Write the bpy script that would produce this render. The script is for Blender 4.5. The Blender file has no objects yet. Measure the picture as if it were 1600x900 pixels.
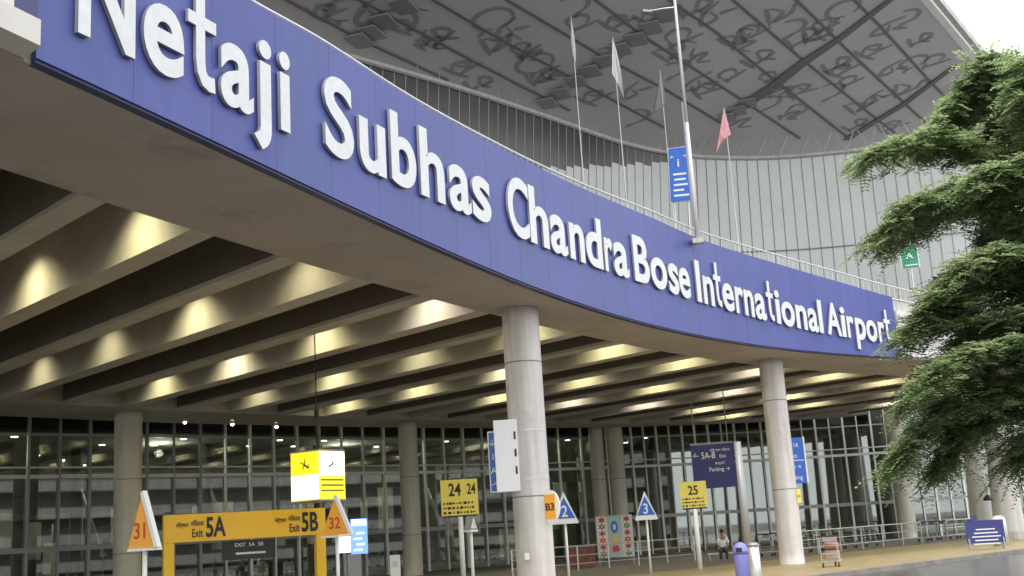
import bpy, math, random
import numpy as np
from mathutils import Vector, Matrix
R = math.radians
random.seed(7)
scene = bpy.context.scene
col = scene.collection

# ------------------------------------------------------------------ camera, sky, sun, exposure
EYE = 1.7
F_PX = 1790.0
ROLL = math.atan2(515, 8310)
PITCH = math.atan(F_PX / math.hypot(515, 8310))
cp, sp = math.cos(PITCH), math.sin(PITCH)
fwd = Vector((0, cp, sp)); up0 = Vector((0, -sp, cp)); right0 = Vector((1, 0, 0))
cr, sr = math.cos(ROLL), math.sin(ROLL)
UI = cr * up0 + sr * right0
RI = cr * right0 - sr * up0
cam = bpy.data.cameras.new('camera')
cam_o = bpy.data.objects.new('camera', cam); col.objects.link(cam_o)
M4 = Matrix((RI, UI, -fwd)).transposed().to_4x4(); M4.translation = Vector((0, 0, EYE))
cam_o.matrix_world = M4
cam.sensor_width = 36; cam.lens = 36 * F_PX / 1600
cam.clip_start = 0.1; cam.clip_end = 3000
scene.camera = cam_o

w = bpy.data.worlds.new('World'); scene.world = w; w.use_nodes = True
nt = w.node_tree; nt.nodes.clear()
o_ = nt.nodes.new('ShaderNodeOutputWorld'); bg = nt.nodes.new('ShaderNodeBackground')
sky = nt.nodes.new('ShaderNodeTexSky'); sky.sky_type = 'NISHITA'; sky.sun_disc = False
SUN_EL, SUN_AZ = 62, 200
sky.sun_elevation = R(SUN_EL); sky.sun_rotation = R(SUN_AZ)
sky.air_density = 2.0; sky.dust_density = 6.0
# overcast: a nearly even cloud sheet over the clear sky
tc = nt.nodes.new('ShaderNodeTexCoord'); nz = nt.nodes.new('ShaderNodeTexNoise')
nz.inputs['Scale'].default_value = 2.2; nz.inputs['Detail'].default_value = 5
nt.links.new(tc.outputs['Generated'], nz.inputs['Vector'])
rp = nt.nodes.new('ShaderNodeValToRGB')
rp.color_ramp.elements[0].position = .3; rp.color_ramp.elements[0].color = (8.2, 8.45, 8.8, 1)
rp.color_ramp.elements[1].position = .75; rp.color_ramp.elements[1].color = (9.4, 9.5, 9.6, 1)
nt.links.new(nz.outputs['Fac'], rp.inputs['Fac'])
mx = nt.nodes.new('ShaderNodeMix'); mx.data_type = 'RGBA'; mx.inputs[0].default_value = .93
nt.links.new(sky.outputs['Color'], mx.inputs[6]); nt.links.new(rp.outputs['Color'], mx.inputs[7])
nt.links.new(mx.outputs[2], bg.inputs['Color']); bg.inputs['Strength'].default_value = .1
nt.links.new(bg.outputs[0], o_.inputs[0])
sl = bpy.data.lights.new('sun', 'SUN'); sl.energy = 1.4; sl.angle = R(25); sl.color = (1, .97, .92)
so = bpy.data.objects.new('sun', sl); col.objects.link(so)
az = R(SUN_AZ)
sd = Vector((math.sin(az) * math.cos(R(SUN_EL)), math.cos(az) * math.cos(R(SUN_EL)), math.sin(R(SUN_EL))))
so.rotation_euler = sd.to_track_quat('Z', 'Y').to_euler(); so.location = (0, 0, 60)
vs = scene.view_settings; vs.view_transform = 'Standard'; vs.look = 'None'; vs.gamma = 1; vs.use_curve_mapping = False
vs.exposure = 1.35
scene.render.engine = 'CYCLES'
scene.cycles.use_denoising = True
scene.cycles.max_bounces = 8; scene.cycles.diffuse_bounces = 4; scene.cycles.transparent_max_bounces = 16

# ------------------------------------------------------------------ positions
def ray(x, y): return fwd * F_PX + RI * (x - 800) + UI * (450 - y)
def atz(x, y, z):                       # point of the sight line at world height z
    r = ray(x, y); return Vector((0, 0, EYE)) + r * ((z - EYE) / r.z)
def atd(x, y, D):                       # point of the sight line at horizontal distance D
    r = ray(x, y); return Vector((0, 0, EYE)) + r * (D / math.hypot(r.x, r.y))
def W(t, n, z=0):                       # terminal axes: t towards the terminal, n along it
    return Vector(((-.7 * t + .72 * n) / 1.0084, (.72 * t + .7 * n) / 1.0084, z))
AX_T = math.atan2(.72, -.7); AX_N = math.atan2(.7, .72)
def face_cam(p): return math.atan2(p.x, -p.y) if False else math.atan2(p.y, p.x) - math.pi / 2   # local -Y looks at the camera

def project(P):
    d = P - Vector((0, 0, EYE)); k = d.dot(fwd); return 800 + F_PX * d.dot(RI) / k, 450 - F_PX * d.dot(UI) / k

# ------------------------------------------------------------------ materials
def mat(name, c, rough=.6, metal=0, noise=0, nscale=3, spec=.5, bump=0, bscale=40, stain=None, emit=None, es=0, streak=0):
    m = bpy.data.materials.new(name); m.use_nodes = True
    n = m.node_tree.nodes; l = m.node_tree.links; b = n['Principled BSDF']
    b.inputs['Roughness'].default_value = rough; b.inputs['Metallic'].default_value = metal
    b.inputs['Specular IOR Level'].default_value = spec
    b.inputs['Base Color'].default_value = (*c, 1)
    tcn = n.new('ShaderNodeTexCoord')
    src = None
    if noise:
        t = n.new('ShaderNodeTexNoise'); t.inputs['Scale'].default_value = nscale; t.inputs['Detail'].default_value = 6; t.inputs['Roughness'].default_value = .65
        l.new(tcn.outputs['Object'], t.inputs['Vector'])
        r = n.new('ShaderNodeValToRGB'); r.color_ramp.elements[0].position = .3; r.color_ramp.elements[1].position = .7
        r.color_ramp.elements[0].color = (*[v * (1 - noise) for v in c], 1); r.color_ramp.elements[1].color = (*[min(1, v * (1 + noise)) for v in c], 1)
        l.new(t.outputs['Fac'], r.inputs['Fac']); src = r.outputs['Color']
    if stain:
        t = n.new('ShaderNodeTexNoise'); t.inputs['Scale'].default_value = stain[1]; t.inputs['Detail'].default_value = 8; t.inputs['Roughness'].default_value = .6
        l.new(tcn.outputs['Object'], t.inputs['Vector'])
        r = n.new('ShaderNodeValToRGB'); r.color_ramp.elements[0].position = stain[2]; r.color_ramp.elements[1].position = stain[2] + .12
        r.color_ramp.elements[0].color = (0, 0, 0, 1); r.color_ramp.elements[1].color = (stain[3],) * 3 + (1,)
        l.new(t.outputs['Fac'], r.inputs['Fac'])
        mm = n.new('ShaderNodeMix'); mm.data_type = 'RGBA'; mm.inputs[7].default_value = (*stain[0], 1)
        if src: l.new(src, mm.inputs[6])
        else: mm.inputs[6].default_value = (*c, 1)
        l.new(r.outputs['Color'], mm.inputs[0]); src = mm.outputs[2]
    if streak:      # vertical rain streaks
        mp = n.new('ShaderNodeMapping'); mp.inputs['Scale'].default_value = (2.2, 2.2, .12)
        l.new(tcn.outputs['Object'], mp.inputs['Vector'])
        t = n.new('ShaderNodeTexNoise'); t.inputs['Scale'].default_value = 2.5; t.inputs['Detail'].default_value = 5
        l.new(mp.outputs[0], t.inputs['Vector'])
        mr = n.new('ShaderNodeMapRange'); mr.inputs[1].default_value = .35; mr.inputs[2].default_value = .7; mr.inputs[3].default_value = 1 - streak; mr.inputs[4].default_value = 1 + streak * .3
        l.new(t.outputs['Fac'], mr.inputs[0])
        hs = n.new('ShaderNodeHueSaturation'); hs.inputs['Color'].default_value = (*c, 1)
        if src: l.new(src, hs.inputs['Color'])
        l.new(mr.outputs[0], hs.inputs['Value']); src = hs.outputs[0]
    if src: l.new(src, b.inputs['Base Color'])
    if bump:
        t = n.new('ShaderNodeTexNoise'); t.inputs['Scale'].default_value = bscale; t.inputs['Detail'].default_value = 4
        l.new(tcn.outputs['Object'], t.inputs['Vector'])
        bp = n.new('ShaderNodeBump'); bp.inputs['Strength'].default_value = bump; bp.inputs['Distance'].default_value = .02
        l.new(t.outputs['Fac'], bp.inputs['Height']); l.new(bp.outputs[0], b.inputs['Normal'])
    if emit: b.inputs['Emission Color'].default_value = (*emit, 1); b.inputs['Emission Strength'].default_value = es
    return m
M = {}
M['asphalt'] = mat('asphalt', (.10, .096, .092), .2, noise=.25, nscale=.6, bump=.3, bscale=30)
M['paving'] = mat('paving', (.34, .27, .14), .5, noise=.15, nscale=1.2, stain=((.2, .17, .12), .9, .58, .4))
_n = M['paving'].node_tree; _b = _n.nodes['Principled BSDF']; _src = _b.inputs['Base Color'].links[0].from_socket
_br = _n.nodes.new('ShaderNodeTexBrick'); _br.offset = .5; _br.inputs['Scale'].default_value = 1.0; _br.inputs['Brick Width'].default_value = .6; _br.inputs['Row Height'].default_value = .6; _br.inputs['Mortar Size'].default_value = .015
_br.inputs['Color1'].default_value = (1, 1, 1, 1); _br.inputs['Color2'].default_value = (.84, .85, .86, 1); _br.inputs['Mortar'].default_value = (.45, .42, .38, 1)
_tc = _n.nodes.new('ShaderNodeTexCoord'); _mp = _n.nodes.new('ShaderNodeMapping'); _mp.inputs['Rotation'].default_value = (0, 0, -AX_N); _n.links.new(_tc.outputs['Object'], _mp.inputs[0]); _n.links.new(_mp.outputs[0], _br.inputs['Vector'])
_mm = _n.nodes.new('ShaderNodeMix'); _mm.data_type = 'RGBA'; _mm.blend_type = 'MULTIPLY'; _mm.inputs[0].default_value = 1; _n.links.new(_src, _mm.inputs[6]); _n.links.new(_br.outputs['Color'], _mm.inputs[7]); _n.links.new(_mm.outputs[2], _b.inputs['Base Color'])
M['apron'] = mat('apron', (.14, .13, .115), .6, noise=.2, nscale=.8)
M['kerb'] = mat('kerb', (.2, .18, .16), .8, noise=.3, nscale=2)
M['soffit'] = mat('soffit', (.40, .355, .325), .85, noise=.12, nscale=.35, stain=((.13, .11, .095), .5, .58, .38), bump=.15, bscale=12)
M['beam'] = mat('beam', (.45, .42, .375), .8, noise=.14, nscale=.7, bump=.1, bscale=14)
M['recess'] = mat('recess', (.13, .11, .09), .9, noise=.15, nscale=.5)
M['column'] = mat('column', (.62, .585, .56), .55, noise=.09, nscale=1.3, streak=.2, stain=((.38, .34, .3), 1.1, .6, .5))
M['column_back'] = mat('column_back', (.56, .53, .44), .6, noise=.07, nscale=.8, streak=.12)
M['seam'] = mat('seam', (.22, .2, .18), .8)
M['blue'] = mat('blue', (.064, .086, .275), .48, noise=.06, nscale=.25, streak=.09, spec=.35)
M['blue_dark'] = mat('blue_dark', (.03, .036, .12), .5)
M['letter'] = mat('letter', (.60, .615, .63), .35, noise=.05, nscale=.9, streak=.08)
M['parapet'] = mat('parapet', (.5, .48, .45), .8, noise=.1, nscale=.6, streak=.25)
M['pier'] = mat('pier', (.55, .53, .49), .8, noise=.1, nscale=.6)
M['rail'] = mat('rail', (.5, .5, .5), .35, metal=.5)
M['steel'] = mat('steel', (.55, .55, .54), .35, metal=.6)
M['greysteel'] = mat('greysteel', (.3, .3, .3), .45, metal=.3)
M['facade'] = mat('facade', (.60, .635, .62), .14, noise=.12, nscale=.12, spec=.6)
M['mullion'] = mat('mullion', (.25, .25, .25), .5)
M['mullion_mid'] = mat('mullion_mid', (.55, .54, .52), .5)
M['mullion_light'] = mat('mullion_light', (.75, .75, .68), .45)
M['roof'] = mat('roof', (.55, .54, .58), .7, noise=.08, nscale=.15)
M['joint'] = mat('joint', (.19, .185, .195), .9)
M['glyph'] = mat('glyph', (.30, .295, .31), .8)
M['white'] = mat('white', (.8, .8, .8), .5)
M['whitepaint'] = mat('whitepaint', (.6, .59, .57), .5, streak=.15)
M['yellow'] = mat('yellow', (.85, .5, .015), .4, noise=.05, nscale=1)
M['lemon'] = mat('lemon', (.85, .7, .12), .45)
M['orange'] = mat('orange', (.9, .42, .03), .45)
M['red'] = mat('red', (.55, .05, .03), .5)
M['black'] = mat('black', (.012, .01, .01), .5)
M['signblue'] = mat('signblue', (.02, .13, .55), .4)
M['navy'] = mat('navy', (.03, .035, .16), .45)
M['tint'] = mat('tint', (.075, .072, .068), .22, noise=.35, nscale=.25)  # dark panes carrying the roof's shade in their colour
M['pink'] = mat('pink', (.75, .36, .38), .8)
M['cloth'] = mat('cloth', (.62, .63, .62), .85)
M['green'] = mat('green', (.02, .22, .13), .5)
M['lavender'] = mat('lavender', (.2, .2, .5), .5)
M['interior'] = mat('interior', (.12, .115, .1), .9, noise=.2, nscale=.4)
M['panel'] = mat('panel', (.5, .48, .40), .8, noise=.25, nscale=.7)
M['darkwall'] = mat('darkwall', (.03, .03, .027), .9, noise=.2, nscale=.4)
M['bark'] = mat('bark', (.07, .058, .045), .9, noise=.3, nscale=6, bump=.6, bscale=25)
M['skin'] = mat('skin', (.25, .13, .08), .6)
M['lampglow'] = mat('lampglow', (.9, .9, .85), .4, emit=(1, .93, .75), es=9)
M['lightbox_yellow'] = mat('lightbox_yellow', (.85, .75, .05), .4, emit=(.95, .72, .0), es=.4)
M['lightbox_white'] = mat('lightbox_white', (.9, .9, .8), .4, emit=(1, .98, .78), es=.9)
M['screen_white'] = mat('screen_white', (.8, .85, .9), .3, emit=(.85, .92, 1), es=1.0)
M['screen_blue'] = mat('screen_blue', (.1, .2, .6), .3, emit=(.12, .25, .85), es=.8)

def glassmat(name, tint, refl, rough=.02):
    m = bpy.data.materials.new(name); m.use_nodes = True; n = m.node_tree.nodes; l = m.node_tree.links; n.clear()
    o = n.new('ShaderNodeOutputMaterial'); tr = n.new('ShaderNodeBsdfTransparent'); gl = n.new('ShaderNodeBsdfGlossy')
    tr.inputs[0].default_value = (*tint, 1); gl.inputs['Roughness'].default_value = rough; gl.inputs[0].default_value = (.9, .95, .93, 1)
    lw = n.new('ShaderNodeFresnel'); lw.inputs[0].default_value = 1.45
    ad = n.new('ShaderNodeMath'); ad.operation = 'ADD'; ad.inputs[1].default_value = refl
    mixs = n.new('ShaderNodeMixShader'); l.new(lw.outputs[0], ad.inputs[0]); l.new(ad.outputs[0], mixs.inputs[0])
    l.new(tr.outputs[0], mixs.inputs[1]); l.new(gl.outputs[0], mixs.inputs[2]); l.new(mixs.outputs[0], o.inputs[0])
    return m
M['glass'] = glassmat('glass', (.66, .70, .65), .13)
def leafmat(name, c1, c2):
    m = bpy.data.materials.new(name); m.use_nodes = True; n = m.node_tree.nodes; l = m.node_tree.links; n.clear()
    o = n.new('ShaderNodeOutputMaterial'); d = n.new('ShaderNodeBsdfDiffuse'); t = n.new('ShaderNodeBsdfTranslucent'); g = n.new('ShaderNodeBsdfGlossy')
    g.inputs['Roughness'].default_value = .35
    gi = n.new('ShaderNodeNewGeometry'); r = n.new('ShaderNodeValToRGB')
    r.color_ramp.elements[0].color = (*c1, 1); r.color_ramp.elements[1].color = (*c2, 1)
    l.new(gi.outputs['Random Per Island'], r.inputs['Fac']); l.new(r.outputs[0], d.inputs[0])
    hs = n.new('ShaderNodeHueSaturation'); hs.inputs['Value'].default_value = 1.8; hs.inputs['Hue'].default_value = .48; l.new(r.outputs[0], hs.inputs['Color']); l.new(hs.outputs[0], t.inputs[0])
    m1 = n.new('ShaderNodeMixShader'); m1.inputs[0].default_value = .45; l.new(d.outputs[0], m1.inputs[1]); l.new(t.outputs[0], m1.inputs[2])
    m2 = n.new('ShaderNodeMixShader'); m2.inputs[0].default_value = .06; l.new(m1.outputs[0], m2.inputs[1]); l.new(g.outputs[0], m2.inputs[2])
    l.new(m2.outputs[0], o.inputs[0]); return m
M['leaf'] = leafmat('leaf', (.10, .15, .07), (.29, .38, .19))
M['leaf2'] = leafmat('leaf_pale', (.05, .09, .025), (.12, .17, .05))

# ------------------------------------------------------------------ mesh tools
class MB:
    def __init__(s): s.v = []; s.f = []
    def add(s, vs, fs):
        k = len(s.v); s.v += [tuple(v) for v in vs]; s.f += [tuple(i + k for i in f) for f in fs]; return s
    def box(s, c, d, rz=0, rx=0):
        cx, cy, cz = c; m = Matrix.Rotation(rz, 3, 'Z') @ Matrix.Rotation(rx, 3, 'X')
        vs = []
        for z in (-1, 1):
            for (a, b) in ((-1, -1), (1, -1), (1, 1), (-1, 1)):
                p = m @ Vector((a * d[0] / 2, b * d[1] / 2, z * d[2] / 2)); vs.append((p.x + cx, p.y + cy, p.z + cz))
        return s.add(vs, [(3, 2, 1, 0), (4, 5, 6, 7), (0, 1, 5, 4), (1, 2, 6, 5), (2, 3, 7, 6), (3, 0, 4, 7)])
    def tube(s, a, b, r, r2=None, k=10, caps=True):
        a = Vector(a); b = Vector(b); r2 = r if r2 is None else r2
        d = (b - a).normalized(); u = d.orthogonal().normalized(); w_ = d.cross(u)
        vs = []
        for p, rr in ((a, r), (b, r2)):
            for i in range(k):
                t = 2 * math.pi * i / k; vs.append(p + u * math.cos(t) * rr + w_ * math.sin(t) * rr)
        fs = [(i, (i + 1) % k, k + (i + 1) % k, k + i) for i in range(k)]
        if caps: fs += [tuple(reversed(range(k))), tuple(range(k, 2 * k))]
        return s.add(vs, fs)
    def path(s, pts, rs, k=8):
        pts = [Vector(p) for p in pts]
        if not hasattr(rs, '__len__'): rs = [rs] * len(pts)
        vs = []; u = None
        for i, p in enumerate(pts):
            d = (pts[min(i + 1, len(pts) - 1)] - pts[max(i - 1, 0)]).normalized()
            u = d.orthogonal().normalized() if u is None else (u - d * u.dot(d)).normalized()
            w_ = d.cross(u)
            for j in range(k):
                t = 2 * math.pi * j / k; vs.append(p + u * math.cos(t) * rs[i] + w_ * math.sin(t) * rs[i])
        fs = []
        for i in range(len(pts) - 1):
            for j in range(k): fs.append((i * k + j, i * k + (j + 1) % k, (i + 1) * k + (j + 1) % k, (i + 1) * k + j))
        fs += [tuple(reversed(range(k))), tuple(range((len(pts) - 1) * k, len(pts) * k))]
        return s.add(vs, fs)
    def lathe(s, prof, c=(0, 0, 0), k=32):
        vs = []
        for r, z in prof:
            for j in range(k):
                t = 2 * math.pi * j / k; vs.append((c[0] + r * math.cos(t), c[1] + r * math.sin(t), c[2] + z))
        fs = []
        for i in range(len(prof) - 1):
            for j in range(k): fs.append((i * k + j, i * k + (j + 1) % k, (i + 1) * k + (j + 1) % k, (i + 1) * k + j))
        fs += [tuple(reversed(range(k))), tuple(range((len(prof) - 1) * k, len(prof) * k))]
        return s.add(vs, fs)
    def ribbon(s, pa, pb, za, zb, za2=None, zb2=None):
        """solid between plan curves pa and pb (lists of 2D), from bottom za to top zb"""
        n = len(pa); g = lambda z, i: z[i] if hasattr(z, '__len__') else z
        za2 = za if za2 is None else za2; zb2 = zb if zb2 is None else zb2
        vs = []
        for i in range(n):
            vs += [(pa[i][0], pa[i][1], g(za, i)), (pb[i][0], pb[i][1], g(za2, i)), (pb[i][0], pb[i][1], g(zb2, i)), (pa[i][0], pa[i][1], g(zb, i))]
        fs = [(0, 1, 2, 3), tuple(4 * (n - 1) + j for j in (3, 2, 1, 0))]
        for i in range(n - 1):
            a, b = 4 * i, 4 * i + 4
            for j in range(4): fs.append((a + j, b + j, b + (j + 1) % 4, a + (j + 1) % 4))
        return s.add(vs, fs)
    def poly(s, pts, z0, z1):
        n = len(pts); vs = [(p[0], p[1], z0) for p in pts] + [(p[0], p[1], z1) for p in pts]
        return s.add(vs, [tuple(reversed(range(n))), tuple(range(n, 2 * n))] + [(i, (i + 1) % n, n + (i + 1) % n, n + i) for i in range(n)])
    def polyxz(s, pts, y0, y1):   # upright outline in x,z with thickness in y
        n = len(pts); vs = [(p[0], y0, p[1]) for p in pts] + [(p[0], y1, p[1]) for p in pts]
        return s.add(vs, [tuple(range(n)), tuple(reversed(range(n, 2 * n)))] + [(i, n + i, n + (i + 1) % n, (i + 1) % n) for i in range(n)])
    def build(s, name, m, parent=None, smooth=False, bevel=0):
        me = bpy.data.meshes.new(name); me.from_pydata(s.v, [], s.f); me.update()
        import bmesh
        bm = bmesh.new(); bm.from_mesh(me)
        if len(bm.faces) < 20000: bmesh.ops.recalc_face_normals(bm, faces=bm.faces)
        bm.to_mesh(me); bm.free()
        me.materials.append(m)
        if smooth:
            for p in me.polygons: p.use_smooth = len(p.vertices) == 4
        o = bpy.data.objects.new(name, me); col.objects.link(o)
        if parent is not None: o.parent = parent
        if bevel:
            b = o.modifiers.new('bevel', 'BEVEL'); b.width = bevel; b.segments = 2; b.limit_method = 'ANGLE'
        return o
def tag(o, label, cat, group=None):
    o['label'] = label; o['category'] = cat
    if group: o['group'] = group
    return o
def thing(name, label, cat, loc=(0, 0, 0), rz=0, group=None):
    o = bpy.data.objects.new(name, None); col.objects.link(o); o.location = loc; o.rotation_euler = (0, 0, rz)
    o.empty_display_size = .3
    return tag(o, label, cat, group)
def struct(name, mb, m):
    o = mb.build(name, m); o['kind'] = 'structure'; return o
def kids(o): return [c for c in bpy.data.objects if c.parent == o]
def dup(root, loc, rz, label, parent=None):
    r = root.copy(); col.objects.link(r); r.location = loc; r.rotation_euler = (0, 0, rz)
    if label: r['label'] = label
    for ch in kids(root):
        c = ch.copy(); col.objects.link(c); c.parent = r
        for g in kids(ch):
            d = g.copy(); col.objects.link(d); d.parent = c
    return r
def glyph_mesh(text, bold=0.0, ext=.02, align='CENTER', res=4):
    cu = bpy.data.curves.new('txt', 'FONT'); cu.body = text; cu.size = 1; cu.offset = bold; cu.extrude = ext
    cu.align_x = align; cu.resolution_u = res
    o = bpy.data.objects.new('txt', cu); col.objects.link(o)
    dg = bpy.context.evaluated_depsgraph_get(); dg.update()
    me = bpy.data.meshes.new_from_object(o.evaluated_get(dg))
    bpy.data.objects.remove(o); bpy.data.curves.remove(cu)
    return me
def text(parent, s, x, z, size, m, y=-.03, bold=0.01, sx=1.0, ext=.004, name='lettering', rot=0):
    """lettering standing on a panel whose front faces local -Y"""
    me = glyph_mesh(s, bold, ext / size)
    me.materials.clear(); me.materials.append(m)
    o = bpy.data.objects.new(name, me); col.objects.link(o); o.parent = parent
    o.location = (x, y, z); o.rotation_euler = (R(90), 0, rot); o.scale = (size * sx, size, size)
    return o
def interp(x, tab): return float(np.interp(x, [a for a, _ in tab], [b for _, b in tab]))
def smooth_tab(tab, x):    # Catmull-Rom through table points
    xs = [a for a, _ in tab]; ys = [b for _, b in tab]
    if x <= xs[0]: return ys[0] + (ys[1] - ys[0]) / (xs[1] - xs[0]) * (x - xs[0])
    if x >= xs[-1]: return ys[-1] + (ys[-1] - ys[-2]) / (xs[-1] - xs[-2]) * (x - xs[-1])
    i = max(j for j in range(len(xs) - 1) if xs[j] <= x)
    def sl_(j):
        a = max(j - 1, 0); b = min(j + 1, len(xs) - 1); return (ys[b] - ys[a]) / (xs[b] - xs[a])
    h = xs[i + 1] - xs[i]; u = (x - xs[i]) / h
    return ((2 * u**3 - 3 * u**2 + 1) * ys[i] + (u**3 - 2 * u**2 + u) * h * sl_(i) + (-2 * u**3 + 3 * u**2) * ys[i + 1] + (u**3 - u**2) * h * sl_(i + 1))

# ------------------------------------------------------------------ plan curves (t as a function of n), heights above the ground
CO = [2.8692220160092693e-06, -0.00043495461352887054, 0.01110450148853941, 0.35437481414996885, 11.42952768119026]
def t_out(n):
    if n < 0: return 11.43 + .33 * n
    if n > 46: return 21.74 - .27 * (n - 46) + .035 * (n - 46)**2
    return float(np.polyval(CO, n))
INN = [(-15, 9.0), (-5, 12.8), (0, 14.9), (6.3, 17.6), (10.3, 19.2), (15.7, 21.15), (21.5, 22.9), (29.3, 24.8), (34.9, 25.7), (40, 26.0), (44.6, 25.9), (50.2, 25.5), (56, 27.0), (61, 29.8), (66.5, 34)]
REAR = [(-15, 44), (17, 44), (24, 45), (39, 45.5), (49, 45), (55, 43.2), (61, 40.5), (64, 38.5), (67, 35.5)]
REAR2 = [(-15, 48.4), (17.3, 48.4), (24, 49.3), (39, 49), (49, 47.5), (57, 44.7), (61.6, 42.0), (64, 40.3), (67, 37)]
FAC = [(-15, 44.5), (10, 44.4), (26, 44.2), (38.7, 44.0), (47, 44.4), (54, 44.9), (58.4, 44.5), (61.5, 43.5), (65.4, 41.0), (68.8, 37.2), (70.8, 34.0), (72.7, 30.5), (74, 27.5)]
LOW = [(-15, 51), (20, 51.5), (39, 51.3), (49, 50.3), (57, 47.8), (62, 45), (66, 41.8), (70, 37.6), (74, 33), (77, 29), (79, 26)]
def curve(tab, n0, n1, step):
    k = max(2, int(round((n1 - n0) / step)) + 1)
    return [(n, smooth_tab(tab, n)) for n in np.linspace(n0, n1, k)]
def arclen(tab, n0, n1, pitch_):      # points at even distance along a plan curve, with tangent angle
    fine = [W(smooth_tab(tab, n), n) for n in np.linspace(n0, n1, 1600)]
    out = []; acc = 0; nxt = 0
    for a, b in zip(fine, fine[1:]):
        d = (b - a).length
        while acc + d >= nxt:
            p = a.lerp(b, (nxt - acc) / d); out.append((p, math.atan2(b.y - a.y, b.x - a.x))); nxt += pitch_
        acc += d
    return out
ZS = 7.7          # soffit of the deck
TOPZ = [(5, 10.3), (9.1, 10.43), (11.3, 10.62), (14.5, 10.72), (18.8, 10.97), (21.7, 11.1), (27.4, 11.25), (31.1, 11.1), (35.8, 10.93), (39.8, 10.62), (43.3, 10.2), (48, 9.75), (56, 9.3)]

# ------------------------------------------------------------------ ground
struct('ground', MB().poly([(-900, -400), (900, -400), (900, 1500), (-900, 1500)], -.3, -.16), M['apron'])
struct('road', MB().poly([W(-60, -80)[:2], W(-60, 140)[:2], W(19.2, 140)[:2], W(19.2, -80)[:2]][::-1], -.15, -.14), M['asphalt'])
struct('kerb', MB().poly([W(19.2, -80)[:2], W(19.2, 140)[:2], W(19.55, 140)[:2], W(19.55, -80)[:2]], -.15, .0), M['kerb'])
struct('pavement', MB().poly([W(19.55, -80)[:2], W(19.55, 64)[:2], W(28.6, 64)[:2], W(28.6, -80)[:2]], -.15, 0), M['paving'])
struct('apron', MB().poly([W(28.6, -80)[:2], W(28.6, 64)[:2], W(19.55, 64)[:2], W(19.55, 140)[:2], W(120, 140)[:2], W(120, -80)[:2]], -.15, -.004), M['apron'])
line = MB()
for k in range(-4, 30): line.poly([W(12, k * 5)[:2], W(12, k * 5 + 2.4)[:2], W(12.14, k * 5 + 2.4)[:2], W(12.14, k * 5)[:2]], -.138, -.134)
struct('road_markings', line, M['whitepaint'])

# added car park block, unseen behind the viewer, to darken the glass reflections
pk = thing('reflection_block', 'long low concrete parking block across the road behind the viewer', 'building', W(-55, 100, -.14), AX_N)
q = MB()
for k in range(4): q.box((0, 0, 1.2 + 3.4 * k), (96, 22, 1.3))
q.build('floor_band', M['parapet'], pk); MB().box((0, -.5, 6.5), (94, 19, 12.9)).build('core', M['interior'] if 'interior' in M else M['kerb'], pk)
# ------------------------------------------------------------------ elevated forecourt deck
deck = thing('elevated_deck', 'concrete forecourt deck with curved edge carrying the long blue name sign above the pavement', 'deck', W(30, 20, 0))
DW = deck.location.copy()
def dk(name, mb, m, **k):
    mb.v = [(a - DW.x, b - DW.y, c - DW.z) for a, b, c in mb.v]; return mb.build(name, m, deck, **k)
ns = list(np.linspace(-14, 66, 130))
po = [W(t_out(n), n)[:2] for n in ns]; pi_ = [W(smooth_tab(INN, n), n)[:2] for n in ns]
dk('edge_beam', MB().ribbon(po, pi_, ZS, 9.25), M['soffit'])
pr = [W(smooth_tab(REAR, n), n)[:2] for n in ns]; pr2 = [W(smooth_tab(REAR2, n), n)[:2] for n in ns]
dk('rear_band', MB().ribbon(pr, pr2, ZS, 9.25), M['soffit'])
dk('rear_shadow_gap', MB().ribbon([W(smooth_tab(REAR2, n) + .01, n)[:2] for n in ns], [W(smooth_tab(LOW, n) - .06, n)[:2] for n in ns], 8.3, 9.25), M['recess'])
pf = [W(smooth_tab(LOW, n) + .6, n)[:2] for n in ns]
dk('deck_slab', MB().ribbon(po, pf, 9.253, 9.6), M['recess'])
# ribs: pairs of beams with lit bays between them
PER = 5.22
def t_in_at(n): return smooth_tab(INN, n) - .25
kbeam = []
for k in range(-4, 12):
    for a, b in ((7.72, 8.28), (10.33, 10.93)):
        n0, n1 = a + PER * k, b + PER * k
        if n1 > 65: continue
        nm = (n0 + n1) / 2; ta = t_in_at(nm) - .3; tb = smooth_tab(REAR, nm) + .2
        q = [W(ta, n0)[:2], W(ta, n1)[:2], W(tb, n1)[:2], W(tb, n0)[:2]]
        dk('rib_beam', MB().poly(q, ZS + .02, 9.24), M['beam'])
# shade of the bays without lamps, painted on as dark sheets
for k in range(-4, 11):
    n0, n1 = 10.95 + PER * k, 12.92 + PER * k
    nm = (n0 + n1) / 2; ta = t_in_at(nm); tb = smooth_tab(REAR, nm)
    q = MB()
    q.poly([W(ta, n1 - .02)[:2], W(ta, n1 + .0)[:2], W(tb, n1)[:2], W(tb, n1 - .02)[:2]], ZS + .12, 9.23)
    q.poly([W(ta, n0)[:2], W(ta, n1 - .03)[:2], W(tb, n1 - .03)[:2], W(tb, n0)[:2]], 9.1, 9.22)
    dk('painted_bay_shade', q, M['recess'])
# parapet behind the sign and beyond it
ns2 = [n for n in ns if n < 57]
pa = [W(t_out(n) + .12, n)[:2] for n in ns2]; pb = [W(t_out(n) + .4, n)[:2] for n in ns2]
dk('parapet', MB().ribbon(pa, pb, 9.26, [smooth_tab(TOPZ, max(n, 5)) - .05 for n in ns2]), M['parapet'])
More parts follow.
